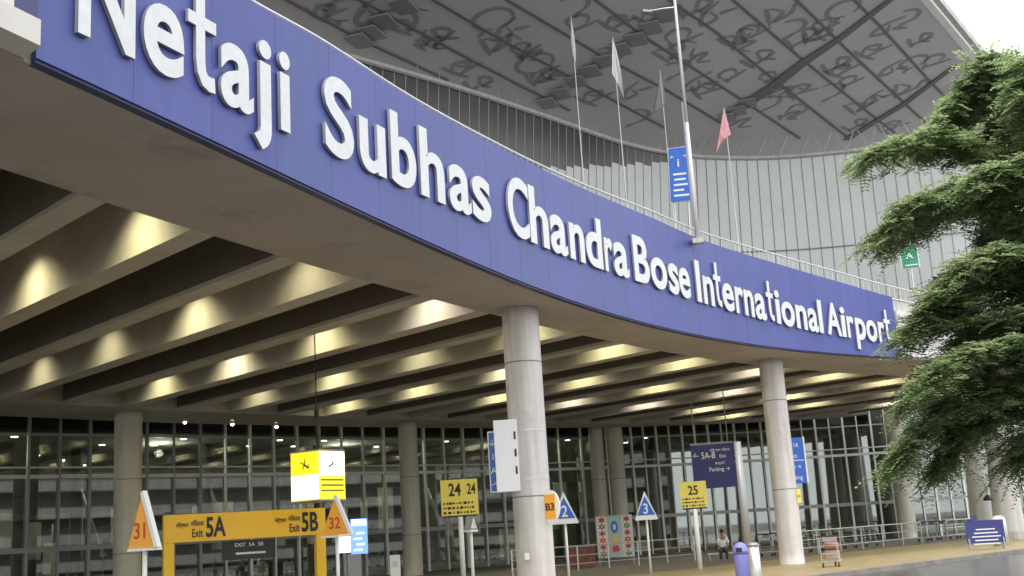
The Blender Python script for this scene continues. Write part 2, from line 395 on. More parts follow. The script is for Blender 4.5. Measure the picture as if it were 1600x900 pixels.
# pale upstand beyond both ends of the sign
ns3 = list(np.linspace(43.45, 56, 24))
dk('upstand', MB().ribbon([W(t_out(n) - .1, n)[:2] for n in ns3], [W(t_out(n) + .1, n)[:2] for n in ns3], 7.78, [smooth_tab(TOPZ, n) - .5 for n in ns3]), M['whitepaint'])
for kk in range(3):
    dk('slat', MB().ribbon([W(t_out(n) - .22, n)[:2] for n in ns3[:12]], [W(t_out(n) - .1, n)[:2] for n in ns3[:12]], 8.55 + kk * .42, 8.68 + kk * .42), M['whitepaint'])
ns4 = list(np.linspace(-14, 4.70, 20))
dk('end_pier', MB().ribbon([W(t_out(n) - .2, n)[:2] for n in ns4], [W(t_out(n) + .1, n)[:2] for n in ns4], 8.06, 11.5), M['pier'])
dk('ledge', MB().ribbon([W(t_out(n) - .5, n)[:2] for n in np.linspace(-14, 4.95, 20)], [W(t_out(n) - .02, n)[:2] for n in np.linspace(-14, 4.95, 20)], 7.72, 8.05), M['pier'])

# ------------------------------------------------------------------ the name sign
def w3(n, off, z): return W(t_out(n) + off, n, z)
sp0 = w3(24, 0, ZS)
sign = thing('name_sign', 'long curved blue fascia sign with raised white letters along the deck edge', 'sign', sp0)
sn = list(np.linspace(5.05, 43.2, 90))
BL = [M['blue'], mat('blue_b', (.068, .085, .29), .48, noise=.05, nscale=.25, streak=.08, spec=.35), mat('blue_c', (.060, .076, .275), .46, noise=.05, nscale=.25, streak=.1, spec=.35)]
edges_ = list(np.linspace(5.05, 43.2, 25))
for i_, (a_, b_) in enumerate(zip(edges_, edges_[1:])):
    q_ = list(np.linspace(a_, b_ - .006, 5))
    mb = MB().ribbon([W(t_out(n) - .16, n)[:2] for n in q_], [W(t_out(n) + .1, n)[:2] for n in q_], 7.73, [smooth_tab(TOPZ, n) for n in q_])
    mb.v = [(a - sp0.x, b - sp0.y, c - sp0.z) for a, b, c in mb.v]; mb.build('blue_panel', BL[(i_ * 7) % 3], sign)
mb = MB().ribbon([W(t_out(n) - .17, n)[:2] for n in np.linspace(4.72, 5.045, 4)], [W(t_out(n) + .1, n)[:2] for n in np.linspace(4.72, 5.045, 4)], 7.98, 10.3)
mb.v = [(a - sp0.x, b - sp0.y, c - sp0.z) for a, b, c in mb.v]; mb.build('return_panel', M['blue_dark'], sign)
mb = MB().ribbon([W(t_out(n) - .12, n)[:2] for n in sn], [W(t_out(n) + .05, n)[:2] for n in sn], 7.69, 7.727)
mb.v = [(a - sp0.x, b - sp0.y, c - sp0.z) for a, b, c in mb.v]; mb.build('shadow_lip', M['blue_dark'], sign)  # dark lip: shadow line under the blue put into its colour
LET = [('N', 5.7, 6.76), ('e', 6.86, 7.73), ('t', 7.77, 8.44), ('a', 8.49, 9.34), ('j', 9.3, 9.81), ('i', 9.99, 10.34), ('S', 11.31, 12.32), ('u', 12.46, 13.47), ('b', 13.62, 14.68), ('h', 14.79, 15.9), ('a', 16.05, 17.13), ('s', 17.14, 18.12), ('C', 18.97, 20.19), ('h', 20.16, 21.29), ('a', 21.33, 22.39), ('n', 22.48, 23.44), ('d', 23.49, 24.57), ('r', 24.66, 25.21), ('a', 25.23, 26.25), ('B', 26.55, 27.62), ('o', 27.64, 28.77), ('s', 28.83, 29.53), ('e', 29.51, 30.29), ('I', 30.57, 31.1), ('n', 31.12, 31.86), ('t', 31.89, 32.37), ('e', 32.39, 33.17), ('r', 33.24, 33.8), ('n', 33.82, 34.47), ('a', 34.53, 35.26), ('t', 35.32, 35.79), ('i', 35.86, 36.2), ('o', 36.22, 37.1), ('n', 37.16, 37.87), ('a', 37.92, 38.58), ('l', 38.61, 38.86), ('A', 39.09, 40.02), ('i', 40.01, 40.29), ('r', 40.36, 40.8), ('p', 40.87, 41.51), ('o', 41.53, 42.2), ('r', 42.27, 42.66), ('t', 42.65, 43.04)]
BASE = [(5.8, 8.34), (8.4, 8.42), (13.3, 8.62), (18, 8.83), (23, 8.93), (27.4, 8.98), (30.8, 8.88), (34, 8.75), (38.5, 8.5), (41, 8.38), (43, 8.27)]
CAPH = [(5.8, 1.5), (11.3, 1.5), (20, 1.52), (27, 1.45), (31, 1.42), (38.7, 1.28), (43, 1.22)]
def t_glyph(ext):
    # plain cross-barred t: stem with a hook, bar across at x-height
    w_ = .12; pts_l = []; pts_r = []
    cl = [(.17, .80), (.17, .5), (.17, .22), (.185, .13), (.225, .075), (.285, .058), (.36, .065)]
    for i, (x, y) in enumerate(cl):
        a_ = cl[max(i - 1, 0)]; b_ = cl[min(i + 1, len(cl) - 1)]; dx, dy = b_[0] - a_[0], b_[1] - a_[1]; L_ = math.hypot(dx, dy)
        nx, ny = dy / L_, -dx / L_; pts_l.append((x + nx * w_ / 2, y + ny * w_ / 2)); pts_r.append((x - nx * w_ / 2, y - ny * w_ / 2))
    q = MB(); n_ = len(cl); vs = []
    for a_, b_ in zip(pts_l, pts_r):
        vs += [(a_[0], a_[1], -ext), (b_[0], b_[1], -ext), (b_[0], b_[1], ext), (a_[0], a_[1], ext)]
    fs = [(0, 1, 2, 3), tuple(4 * (n_ - 1) + j for j in (3, 2, 1, 0))]
    for i in range(n_ - 1):
        for j in range(4): fs.append((4 * i + j, 4 * i + 4 + j, 4 * i + 4 + (j + 1) % 4, 4 * i + (j + 1) % 4))
    q.add(vs, fs); q.box((.195, .515, 0), (.37, .10, 2 * ext - .004))
    o = q.build('t', M['letter']); me = o.data; bpy.data.objects.remove(o); return me
def proj_x(P):
    d = P - Vector((0, 0, EYE)); return 800 + F_PX * d.dot(RI) / d.dot(fwd)
def off_n(n, off, z):      # where the sight line of the panel point n meets the letters' own, slightly nearer surface
    X = proj_x(w3(n, 0, z)); lo, hi = n - 1.2, n + 1.2
    for _ in range(30):
        m_ = (lo + hi) / 2
        if proj_x(w3(m_, off, z)) < X: lo = m_
        else: hi = m_
    return m_
M['letter_side_shade'] = mat('letter_side_shade', (.22, .225, .25), .5)  # shadow at the letters' edges put into darker side faces
cache = {}
for c, a, b in LET:
    nm = (a + b) / 2; zq_ = smooth_tab(BASE, nm) + .6; a, b = off_n(a, -.21, zq_), off_n(b, -.21, zq_)
    pa3 = w3(a, 0, 0); pb3 = w3(b, 0, 0); wd = (pb3 - pa3).length * .94
    key = c
    if key not in cache:
        me = t_glyph(.05) if c == 't' else glyph_mesh(c, .024, .05, 'LEFT', 6)
        xs = [v.co.x for v in me.vertices]; cache[key] = (me, min(xs), max(xs))
    me, x0, x1 = cache[key]
    H = smooth_tab(CAPH, nm) / .729      # cap height of the built-in face
    ang = math.atan2(pb3.y - pa3.y, pb3.x - pa3.x)
    slope = (smooth_tab(BASE, b) - smooth_tab(BASE, a)) / max(wd, .3)
    sx = wd / (x1 - x0)
    if c in 'ilI': sx = min(sx, H * 1.0)
    m2 = me.copy()
    ctr = (x0 + x1) / 2
    for v in m2.vertices:
        X = (v.co.x - ctr) * sx
        v.co = Vector((X, v.co.y * H + X * slope, v.co.z * .62))
    m2.materials.clear(); m2.materials.append(M['letter']); m2.materials.append(M['letter_side_shade'])
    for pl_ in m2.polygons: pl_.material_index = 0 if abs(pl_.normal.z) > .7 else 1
    o = bpy.data.objects.new('letter', m2); col.objects.link(o); o.parent = sign
    p = (w3(a, -.215, 0) + w3(b, -.215, 0)) / 2; p.z = smooth_tab(BASE, nm)
    o.location = p - sp0; o.rotation_euler = (R(90), 0, ang)
    bv = o.modifiers.new('bevel', 'BEVEL'); bv.width = .008; bv.segments = 2; bv.limit_method = 'ANGLE'; bv.angle_limit = R(50)

# railing on the parapet
OUT = [(n, t_out(n) + .95) for n in np.linspace(-14, 57, 72)]
rp0 = W(t_out(24) + .95, 24, 10.9)
rail = thing('parapet_railing', 'thin pale pipe railing running along the top of the blue sign', 'railing', rp0)
rz_ = [n for n in np.linspace(4, 56, 110)]
def rpt(n, dz): return W(t_out(n) - .02, n, smooth_tab(TOPZ, n) + dz) - rp0
RH = lambda n: interp(n, [(8, .11), (20, .16), (30, .34), (43, .5)])
MB().path([rpt(n, RH(n)) for n in rz_], .032, 6).build('top_rail', M['whitepaint'], rail)
ps = MB()
for n in np.arange(7, 54, .31):
    ps.tube(rpt(n, -.05), rpt(n, RH(n)), .015, k=4)
po_ = ps.build('baluster', M['whitepaint'], rail); po_['kind'] = 'stuff'
# rear, taller rail with close uprights, seen beyond the far end
rail2 = thing('deck_railing', 'grey metal railing with close upright bars standing above the end of the blue sign', 'railing', W(27, 46, 9.6))
rb = W(27, 46, 9.6)
MB().path([W(t_out(n) + 1.6, n, smooth_tab(TOPZ, n) + .62) - rb for n in np.linspace(24, 56, 50)], .04, 6).build('top_rail', M['steel'], rail2)
ps = MB()
for n in np.arange(24, 56, .33): ps.tube(W(t_out(n) + 1.6, n, 9.6) - rb, W(t_out(n) + 1.6, n, smooth_tab(TOPZ, n) + .62) - rb, .017, k=4)
q = ps.build('baluster', M['steel'], rail2); q['kind'] = 'stuff'

# ------------------------------------------------------------------ columns
def column(pos, r, h, m, label, seams_, cap=False):
    c = thing('concrete_column', label, 'column', pos, 0, 'round concrete columns')
    prof = [(r * 1.03, 0), (r * 1.03, .02), (r, .03)] + [(r, z) for z in np.linspace(.4, h - .3, 6)] + [(r, h)]
    MB().lathe(prof, k=40).build('shaft', m, c, smooth=True)
    if cap: MB().lathe([(r * 1.001, h - .28), (r * 1.10, h - .2), (r * 1.13, h - .005), (r * .9, h - .003)], k=40).build('capital', m, c, smooth=True)
    for z in seams_: MB().lathe([(r * .9, z - .018), (r * 1.004, z - .018), (r * 1.004, z + .018), (r * .9, z + .018)], k=40).build('seam', M['seam'], c)
    return c
COL1 = W(21.85, 21.75) + Vector((-.19, 0, 0))
COL2 = W(24.75, 37.95) + Vector((-.12, 0, 0))
column(COL1, .5, ZS, M['column'], 'wide pale column with white sign box, nearest the middle of the deck edge', (2.65, 6.2))
column(COL2, .455, ZS, M['column'], 'pale column at deck edge with small yellow plate and blue sign behind', (2.75, 6.1))
column(W(46.1, 21.8), .56, ZS, M['column_back'], 'beige column behind the triangular 31 sign at the left', (1.9, 4.9))
column(W(46.9, 37.4), .49, ZS, M['column_back'], 'beige column between the lit screen and the yellow 24 sign', (2.0, 4.9))
column(W(47.1, 52.1), .43, ZS, M['column_back'], 'left column of the close pair above the colourful poster', (4.6,))
column(W(46.3, 52.9), .48, ZS, M['column_back'], 'right column of the close pair above the colourful poster', (4.6,))
column(W(36.0, 68.0), .56, ZS, M['column_back'], 'beige column at the far right end of the deck beside the tree', (3.2,))
for i, (px, D, lb) in enumerate(((1537, 66, 'white tapering column right of the dark blue banner, nearer the deck'), (1574, 63, 'white tapering column right of the dark blue banner, at the picture edge'))):
    p = atd(px, 800, D); p.z = 0
    c = thing('white_column', lb, 'column', p, 0, 'white tapering columns at right')
    MB().lathe([(.75, 0), (.72, .5), (.6, 4), (.5, 9.25)], k=32).build('shaft', M['whitepaint'], c, smooth=True)
    MB().lathe([(.8, 0), (.8, .35), (.745, .36)], k=32).build('plinth', M['parapet'], c)

# ------------------------------------------------------------------ lamps in the lit bays
def spot_data(name, colr, e):
    l = bpy.data.lights.new(name, 'SPOT'); l.energy = e; l.color = colr; l.spot_size = R(124); l.spot_blend = 1.0; l.shadow_soft_size = .15; return l
SP = {'a': spot_data('lamp_glow', (1, .92, .52), 230), 'b': spot_data('lamp_glow_pale', (1, .90, .72), 230), 'c': spot_data('lamp_glow_dim', (1, .93, .55), 120), 'd': spot_data('lamp_glow_strong', (1, .92, .6), 300)}
housing = MB().lathe([(.10, 0), (.12, .02), (.12, .2), (.06, .24)], k=16)
lens = MB().lathe([(.09, -.012), (.09, -.002)], k=16)
first = None
ordn = ['first', 'second', 'third', 'fourth', 'fifth', 'sixth', 'seventh', 'eighth', 'ninth', 'tenth', 'eleventh', 'twelfth']
for k in range(-1, 11):
    nw = 10.33 + PER * k            # face of the lit beam
    tb = smooth_tab(REAR, nw) - 1.6
    t0 = smooth_tab(INN, nw) + 2.1
    j = 0; t = t0
    while t < tb:
        warm = 'b' if (k in (2,) and j < 1) or (k >= 6 and random.random() < .6) else random.choice('aaaacdd')
        lb = 'downlight in the %s lit bay from the left, %s in from the deck edge' % (ordn[k + 1], ordn[j])
        p = W(t + random.uniform(-.12, .12), nw - 1.1, 9.05)
        th = thing('downlight', lb, 'lamp', p, 0, 'downlights in the ceiling bays')
        if first is None:
            hm = housing.build('housing', M['greysteel'], th); lm = lens.build('lens', M['lampglow'], th); first = (hm, lm)
        else:
            for s_ in first:
                c = s_.copy(); col.objects.link(c); c.parent = th
        lo = bpy.data.objects.new('lamp_light', SP[warm]); col.objects.link(lo); lo.parent = th; lo.location = (0, 0, -.03)
        d = W(0, .42, 0) + Vector((0, 0, -1.15)); lo.rotation_euler = (-d).to_track_quat('Z', 'Y').to_euler()
        j += 1; t += 5.45

# ------------------------------------------------------------------ terminal building
term = thing('terminal_building', 'terminal with tall pale curved glass facade under a huge dark overhanging roof', 'building', W(46, 30, 0))
TW = term.location.copy()
def tm(name, mb, m, parent=term, **k):
    mb.v = [(a - TW.x, b - TW.y, c - TW.z) for a, b, c in mb.v]; return mb.build(name, m, parent, **k)
FT, FB = 25.7, 9.6
def leanpt(p, ang, z, off=0):
    # facade leans outward: foot set back from the head; outward normal is to the right of the tangent
    nx, ny = math.sin(ang), -math.cos(ang)
    back = (FT - z) * .10
    return Vector((p.x - nx * back + nx * off, p.y - ny * back + ny * off, z))
fp = arclen(FAC, -10, 73.6, .75)
v = []; f = []
for p, a in fp:
    v += [leanpt(p, a, FB), leanpt(p, a, FT), leanpt(p, a, FT, -.3), leanpt(p, a, FB, -.3)]
g = MB(); g.v = [tuple(q) for q in v]
for i in range(len(fp) - 1):
    for j in range(4): g.f.append((4 * i + j, 4 * i + 4 + j, 4 * i + 4 + (j + 1) % 4, 4 * i + (j + 1) % 4))
g.f += [(0, 1, 2, 3), tuple(4 * (len(fp) - 1) + j for j in (3, 2, 1, 0))]
fac = tm('glass_facade', g, M['facade'])
rest = MB(); nb = 0
step_ = fp[::2]
for i, (p, a) in enumerate(fp):
    mbm = MB().ribbon([leanpt(p, a, FB, .02)[:2], leanpt(p, a, FB, .10)[:2]], [(leanpt(p, a, FB, .02) + Vector((math.cos(a) * .05, math.sin(a) * .05, 0)))[:2], (leanpt(p, a, FB, .1) + Vector((math.cos(a) * .05, math.sin(a) * .05, 0)))[:2]], 0, 1)
    d = Vector((math.cos(a), math.sin(a), 0)) * .016
    A0, A1 = leanpt(p, a, FB, .0), leanpt(p, a, FT, .0); B0, B1 = leanpt(p, a, FB, .04), leanpt(p, a, FT, .04)
    vv = [A0 - d, A0 + d, B0 + d, B0 - d, A1 - d, A1 + d, B1 + d, B1 - d]
    bx_ = MB().add(vv, [(3, 2, 1, 0), (4, 5, 6, 7), (0, 1, 5, 4), (1, 2, 6, 5), (2, 3, 7, 6), (3, 0, 4, 7)])
    nn = p.x
    if p.x < -14 : rest.add(bx_.v, bx_.f); continue
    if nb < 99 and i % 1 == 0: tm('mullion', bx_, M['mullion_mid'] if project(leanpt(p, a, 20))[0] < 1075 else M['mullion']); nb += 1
    else: rest.add(bx_.v, bx_.f)
if rest.v:
    q = tm('mullion', rest, M['mullion']); q['kind'] = 'stuff'
for z, r_ in ((FT, .16), (19.3, .035), (14.4, .035)):
    tm('ring_beam' if r_ > .1 else 'transom', MB().path([leanpt(p, a, z, .1) for p, a in fp], r_, 6), M['whitepaint'] if r_ > .1 else M['mullion'])

# roof
def zroof(x, y):
    t = (-.7 * x + .72 * y); return 26.9 + .16 * (44 - t)
PN = Vector((.16 * -.7, .16 * .72, 1.0))       # plane: .16*t + z = 27.6+.16*44
PD = 26.9 + .16 * 44
def roofhit(x, y, off=0):
    r = ray(x, y); o0 = Vector((0, 0, EYE)); s_ = (PD - PN.dot(o0)) / PN.dot(r); p = o0 + r * s_; p.z -= off; return p
e0, e1 = roofhit(1438, 0), roofhit(1540, 120); ed = (e1 - e0); edn = Vector((ed.x, ed.y)).normalized()
E_left = Vector((e0.x, e0.y)) - edn * 95; E_right = Vector((e0.x, e0.y)) + edn * 22
back = Vector(W(1, 0)[:2]); side = Vector(W(0, 1)[:2])
bdir = (roofhit(1325, 215) - roofhit(1495, 100)); bdn = Vector((bdir.x, bdir.y)).normalized()
BR = E_right + bdn * 32; BL = E_left + back * 48
roof = thing('tmp', '', '')
bpy.data.objects.remove(roof)
poly = [E_left, E_right, BR, BL]
g = MB(); n4 = len(poly)
g.v = [(p.x, p.y, zroof(p.x, p.y)) for p in poly] + [(p.x, p.y, zroof(p.x, p.y) + .5) for p in poly]
g.f = [(3, 2, 1, 0), (4, 5, 6, 7)] + [(i, (i + 1) % 4, 4 + (i + 1) % 4, 4 + i) for i in range(4)]
roof = tm('roof', g, M['roof'])
def sub(name, mb, m):
    mb.v = [(a - TW.x, b - TW.y, c - TW.z) for a, b, c in mb.v]; return mb.build(name, m, roof)
# white edge trim in two steps
def edge(off0, off1, dz0, dz1, m):
    nrm = Vector((edn.y, -edn.x))
    A, B = E_left, E_right
    q = MB(); c = []
    for P in (A, B):
        for o in (off0, off1):
            X = P + nrm * o; c.append((X.x, X.y, zroof(X.x, X.y)))
    (a0, a1, b0, b1) = c
    q.v = [(*a0[:2], a0[2] + dz0), (*a1[:2], a1[2] + dz0), (*b1[:2], b1[2] + dz0), (*b0[:2], b0[2] + dz0), (*a0[:2], a0[2] + dz1), (*a1[:2], a1[2] + dz1), (*b1[:2], b1[2] + dz1), (*b0[:2], b0[2] + dz1)]
    q.f = [(3, 2, 1, 0), (4, 5, 6, 7), (0, 1, 5, 4), (1, 2, 6, 5), (2, 3, 7, 6), (3, 0, 4, 7)]
    return sub('edge_trim', q, m)
edge(.02, .42, -.04, .45, M['white']); edge(.44, .7, .2, .65, M['parapet'])
def strip(pts, width, name, m, off=.03, th=.02):
    P = [roofhit(*p) for p in pts]; L, Rr = [], []
    for i, p in enumerate(P):
        d = (P[min(i + 1, len(P) - 1)] - P[max(i - 1, 0)]); nd = Vector((-d.y, d.x)).normalized()
        wv = width[i] if hasattr(width, '__len__') else width
        L.append((p.x + nd.x * wv / 2, p.y + nd.y * wv / 2)); Rr.append((p.x - nd.x * wv / 2, p.y - nd.y * wv / 2))
    zl = [zroof(*p) for p in L]; zr = [zroof(*p) for p in Rr]
    q = MB().ribbon(L, Rr, [z - off - th for z in zl], [z - off for z in zl], [z - off - th for z in zr], [z - off for z in zr])
    return sub(name, q, m)
for pts in ([(1330, -5), (1371, 36), (1454, 128), (1502, 175), (1545, 212)], [(1240, -5), (1307, 61), (1318, 72), (1410, 158), (1449, 194), (1490, 228)], [(1140, -5), (1254, 93), (1365, 182), (1420, 224)],
            [(1040, -5), (1119, 50), (1172, 94), (1325, 215)], [(925, -5), (1008, 58), (1089, 110), (1158, 155), (1250, 216)], [(785, -5), (883, 53), (940, 87), (1039, 139), (1130, 194)],
            [(670, -5), (770, 54), (911, 131), (960, 157), (1040, 200)], [(555, -5), (636, 39), (737, 94), (822, 138), (890, 172)], [(440, -5), (560, 60), (700, 125)]):
    strip(pts, .17, 'panel_joint', M['joint'])
strip([(1395, -5), (1310, 60), (1254, 97), (1210, 132), (1160, 165)], [.35, .5, .75, .9, .95], 'gutter', M['joint'], .06, .06)
strip([(1495, 100), (1450, 133), (1410, 163), (1365, 190), (1322, 217)], [.3, .4, .5, .55, .6], 'gutter', M['joint'], .06, .06)
for (x, y) in ((1042, 22), (1017, 42), (994, 60), (969, 76), (944, 94), (922, 110), (900, 126), (875, 145), (855, 160), (630, 8), (600, 32), (580, 50), (562, 62), (1168, 160), (1152, 172), (1136, 183)):
    p = roofhit(x, y); q = MB().box((p.x, p.y, p.z - .07), (1.05, 1.6, .1), AX_T + .5)
    sub('soffit_vent', q, M['glyph'])
# brush-drawn script on the soffit panels: loops, hooks and slanted strokes
def arc(cx, cy, r, a0, a1, k=10, sy=1): return [(cx + r * math.cos(R(a0 + (a1 - a0) * i / k)), cy + sy * r * math.sin(R(a0 + (a1 - a0) * i / k))) for i in range(k + 1)]
STK = [
    [[(-.9, .5), (0, .56), (.9, .48)], [(-.2, .5), (-.6, 0), (-.15, -.4), (.1, -.1), (-.5, .1)], [(.3, .5), (.35, -.2), (.5, -.7)]],
    [arc(0, 0, .75, 20, 350), [(.5, .5), (.9, .9)]],
    [arc(0, .1, .7, 180, 370), [(.7, .2), (.8, .6)]],
    [[(-.8, .6), (-.1, .1), (.5, .6), (.2, -.2), (-.5, -.5), (.3, -.8)], [(-.9, .75), (.8, .8)]],
    [[(-.9, -.2), (-.3, .3), (.1, -.3), (.5, .4), (1.0, 0)], [(-.4, .7), (.4, .75)], [(0, .7), (-.1, .1)]],
    [[(-.7, .6), (.6, .65)], [(.3, .65), (.2, -.6)], [(.2, .1), (-.6, -.2), (-.1, -.55), (.2, -.2)], [(.2, 0), (.75, -.3)]],
    [[(-.7, -.7), (-.5, .3), (.1, .8), (.3, .2), (-.4, .0)], [(.1, -.1), (.5, -.7)]],
    [arc(-.3, .1, .45, 60, 330), [(0, .5), (.6, .6)], [(.35, .55), (.3, -.7)]],
]
POS = [(511, 17, 0), (680, 61, 4), (771, 30, 1), (785, 66, 3), (835, 81, 4), (724, 105, 0), (862, 118, 6), (751, 130, 5), (896, 7, 2), (967, 33, 0), (822, 76, 7), (850, 119, 5), (1067, 58, 7), (1094, 86, 4), (1153, 56, 3), (1119, 22, 6), (1189, 90, 5),
       (1144, 116, 7), (1050, 109, 2), (994, 142, 6), (992, 182, 2), (1105, 139, 0), (1228, 19, 3), (1228, 138, 4), (1177, 50, 7), (1238, 42, 2), (1318, 14, 1), (1257, 58, 5), (1418, 25, 2), (1440, 61, 5), (1463, 95, 7), (1365, 78, 0), (1396, 108, 6), (1425, 136, 3),
       (1310, 100, 5), (1330, 126, 7), (1296, 142, 2), (1371, 153, 6), (1252, 140, 0), (1240, 176, 4), (1340, 194, 5), (1395, 196, 0), (1090, 12, 5), (930, 150, 0), (640, 30, 3), (585, 20, 6), (1160, 188, 4), (1290, 40, 7), (1200, 160, 2)]
POS += [(int(540 + 37 * i_ % 900 * 1.0), int(15 + (i_ * 53) % 170), (i_ * 3 + 1) % 8) for i_ in range(0, 26) if int(15 + (i_ * 53) % 170) < 60 + (int(540 + 37 * i_ % 900) - 540) * .16]
for x, y, kx in POS:
    c = roofhit(x, y, .05); sc_ = random.uniform(.95, 1.4); gl = MB(); ro = AX_N + .25 + random.uniform(-.3, .3)
    ux = Vector((math.cos(ro), math.sin(ro))); uy = Vector((-math.sin(ro), math.cos(ro)))
    for st in STK[kx]:
        # smooth the stroke
        tab = st; pts = []
        for i in range(len(st) - 1):
            p0 = st[max(i - 1, 0)]; p1 = st[i]; p2 = st[i + 1]; p3 = st[min(i + 2, len(st) - 1)]
            for s_ in range(5):
                u = s_ / 5
                pts.append(tuple(.5 * ((2 * p1[d]) + (-p0[d] + p2[d]) * u + (2 * p0[d] - 5 * p1[d] + 4 * p2[d] - p3[d]) * u * u + (-p0[d] + 3 * p1[d] - 3 * p2[d] + p3[d]) * u**3) for d in (0, 1)))
        pts.append(st[-1])
        P = [Vector((c.x, c.y)) + ux * a * sc_ + uy * b * sc_ * 1.1 for a, b in pts]
        L, Q = [], []
        for i, p in enumerate(P):
            d = P[min(i + 1, len(P) - 1)] - P[max(i - 1, 0)]; nd = Vector((-d.y, d.x)).normalized() if d.length > 1e-6 else Vector((1, 0))
            wv = .05 + .10 * math.sin(math.pi * min(1, (i + 1) / len(P)))
            L.append((p + nd * wv)[:]); Q.append((p - nd * wv)[:])
        zl = [zroof(*p) for p in L]; zq = [zroof(*p) for p in Q]
        gl.ribbon(L, Q, [z - .024 for z in zl], [z - .012 for z in zl], [z - .024 for z in zq], [z - .012 for z in zq])
    sub('script_mark', gl, M['glyph'])
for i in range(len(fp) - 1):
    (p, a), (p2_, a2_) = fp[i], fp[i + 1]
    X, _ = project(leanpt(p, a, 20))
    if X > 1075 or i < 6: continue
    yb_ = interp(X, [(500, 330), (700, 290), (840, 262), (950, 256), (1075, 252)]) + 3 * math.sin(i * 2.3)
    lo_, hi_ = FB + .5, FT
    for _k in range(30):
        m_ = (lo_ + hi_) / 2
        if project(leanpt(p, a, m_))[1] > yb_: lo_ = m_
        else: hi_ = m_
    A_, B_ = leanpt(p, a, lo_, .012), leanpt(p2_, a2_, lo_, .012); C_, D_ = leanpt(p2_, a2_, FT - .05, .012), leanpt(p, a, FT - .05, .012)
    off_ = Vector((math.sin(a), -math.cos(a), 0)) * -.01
    roof_shade_q = globals().setdefault('tint_mb', MB()); roof_shade_q.add([A_, B_, C_, D_, A_ + off_, B_ + off_, C_ + off_, D_ + off_], [(0, 1, 2, 3), (7, 6, 5, 4), (0, 4, 5, 1), (1, 5, 6, 2), (2, 6, 7, 3), (3, 7, 4, 0)])
tm('roof_shade_panes', tint_mb, M['tint'])  # roof's shade on the upper left glass, painted as dark panes
# V struts between facade head and roof
sel = fp[4::2][:95]
for i, (p, a) in enumerate(fp[24::2][:60]):
    base = leanpt(p, a, FT, .1)
    q = MB()
    if project(base)[0] < 1040: q.tube(base, base + Vector((0, 0, .55)), .03, k=6)
    for s_ in ((-1, 1) if project(base)[0] >= 1040 else ()):
        tx = base.x + math.cos(a) * .62 * s_ + math.sin(a) * .5; ty = base.y + math.sin(a) * .62 * s_ - math.cos(a) * .5
        q.tube(base, (tx, ty, min(zroof(tx, ty) - .02, base.z + 1.25)), .035, k=6)
    tm('roof_strut', q, M['steel'])

# lower glazed wall under the deck
lp = arclen(LOW, -8, 53, 1.38); lp = lp[:-1] + arclen(LOW, 53, 78.5, .9)
v = MB()
v.ribbon([tuple(p[:2]) for p, a in lp], [tuple((p + Vector((-math.sin(a), math.cos(a), 0)) * .03)[:2]) for p, a in lp], .02, 9.2)
tm('shop_glass', v, M['glass'])
cnt = 0; rest = MB()
for i, (p, a) in enumerate(lp):
    if i % 2: wd_, m_ = .07, M['mullion_light']
    else: wd_, m_ = .12, M['mullion_light']
    b_ = MB().box((p.x + math.sin(a) * .08, p.y - math.cos(a) * .08, 4.6), (wd_, .14, 9.2), a)
    tm('window_mullion', b_, m_ if 14 < i < 200 and p.x > -15.6 else M['greysteel']); cnt += 1
for z, h in ((5.45, .16), (5.85, .07), (2.3, .22), (7.3, .1)):
    tm('window_transom', MB().ribbon([tuple((p + Vector((math.sin(a), -math.cos(a), 0)) * .13)[:2]) for p, a in lp], [tuple((p + Vector((math.sin(a), -math.cos(a), 0)) * .03)[:2]) for p, a in lp], z - h / 2, z + h / 2), M['mullion_light'] if z < 6 and z > 3 else M['greysteel'])
# hall behind the glass
def inn(off): return [tuple((p + Vector((-math.sin(a), math.cos(a), 0)) * off)[:2]) for p, a in lp]
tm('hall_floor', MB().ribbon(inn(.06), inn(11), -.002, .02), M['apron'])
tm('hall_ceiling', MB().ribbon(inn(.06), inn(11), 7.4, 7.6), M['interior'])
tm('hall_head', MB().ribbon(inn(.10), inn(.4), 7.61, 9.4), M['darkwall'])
tm('reflection_sheet', MB().ribbon(inn(.3)[-32:], inn(.34)[-32:], 2.45, 7.38), mat('painted_reflection', (.30, .32, .31), .8, streak=.3))  # added pale sheet: the glass's paler reflection put into colour
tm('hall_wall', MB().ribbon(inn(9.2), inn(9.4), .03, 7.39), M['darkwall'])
rnd = random.Random(3)
for i, (p, a) in enumerate(lp[6:52]):
    if rnd.random() < .75:
        o = 5.4 + rnd.random() * 2.6; q = p + Vector((-math.sin(a), math.cos(a), 0)) * o
        h = rnd.choice((2.0, 2.6, 1.8)); z0 = rnd.choice((.1, 1.9, 2.4))
        tm('wall_panel', MB().box((q.x, q.y, z0 + h / 2), (rnd.uniform(.35, 1.1), .1, h), a), M['panel'])
for i in range(8, 52, 5):
    p, a = lp[i]; q = p + Vector((-math.sin(a), math.cos(a), 0)) * 4.5
    tm('inner_column', MB().tube((q.x, q.y, .02), (q.x, q.y, 7.39), .28, k=16), M['darkwall'], smooth=True)
    tm('inner_brace', MB().tube((q.x + 1.2, q.y, 2.2), (q.x - .2, q.y, 6.2), .12, k=8), M['greysteel'])
tm('hall_balcony', MB().ribbon(inn(8.6), inn(9.15), 3.9, 4.2), M['interior'])

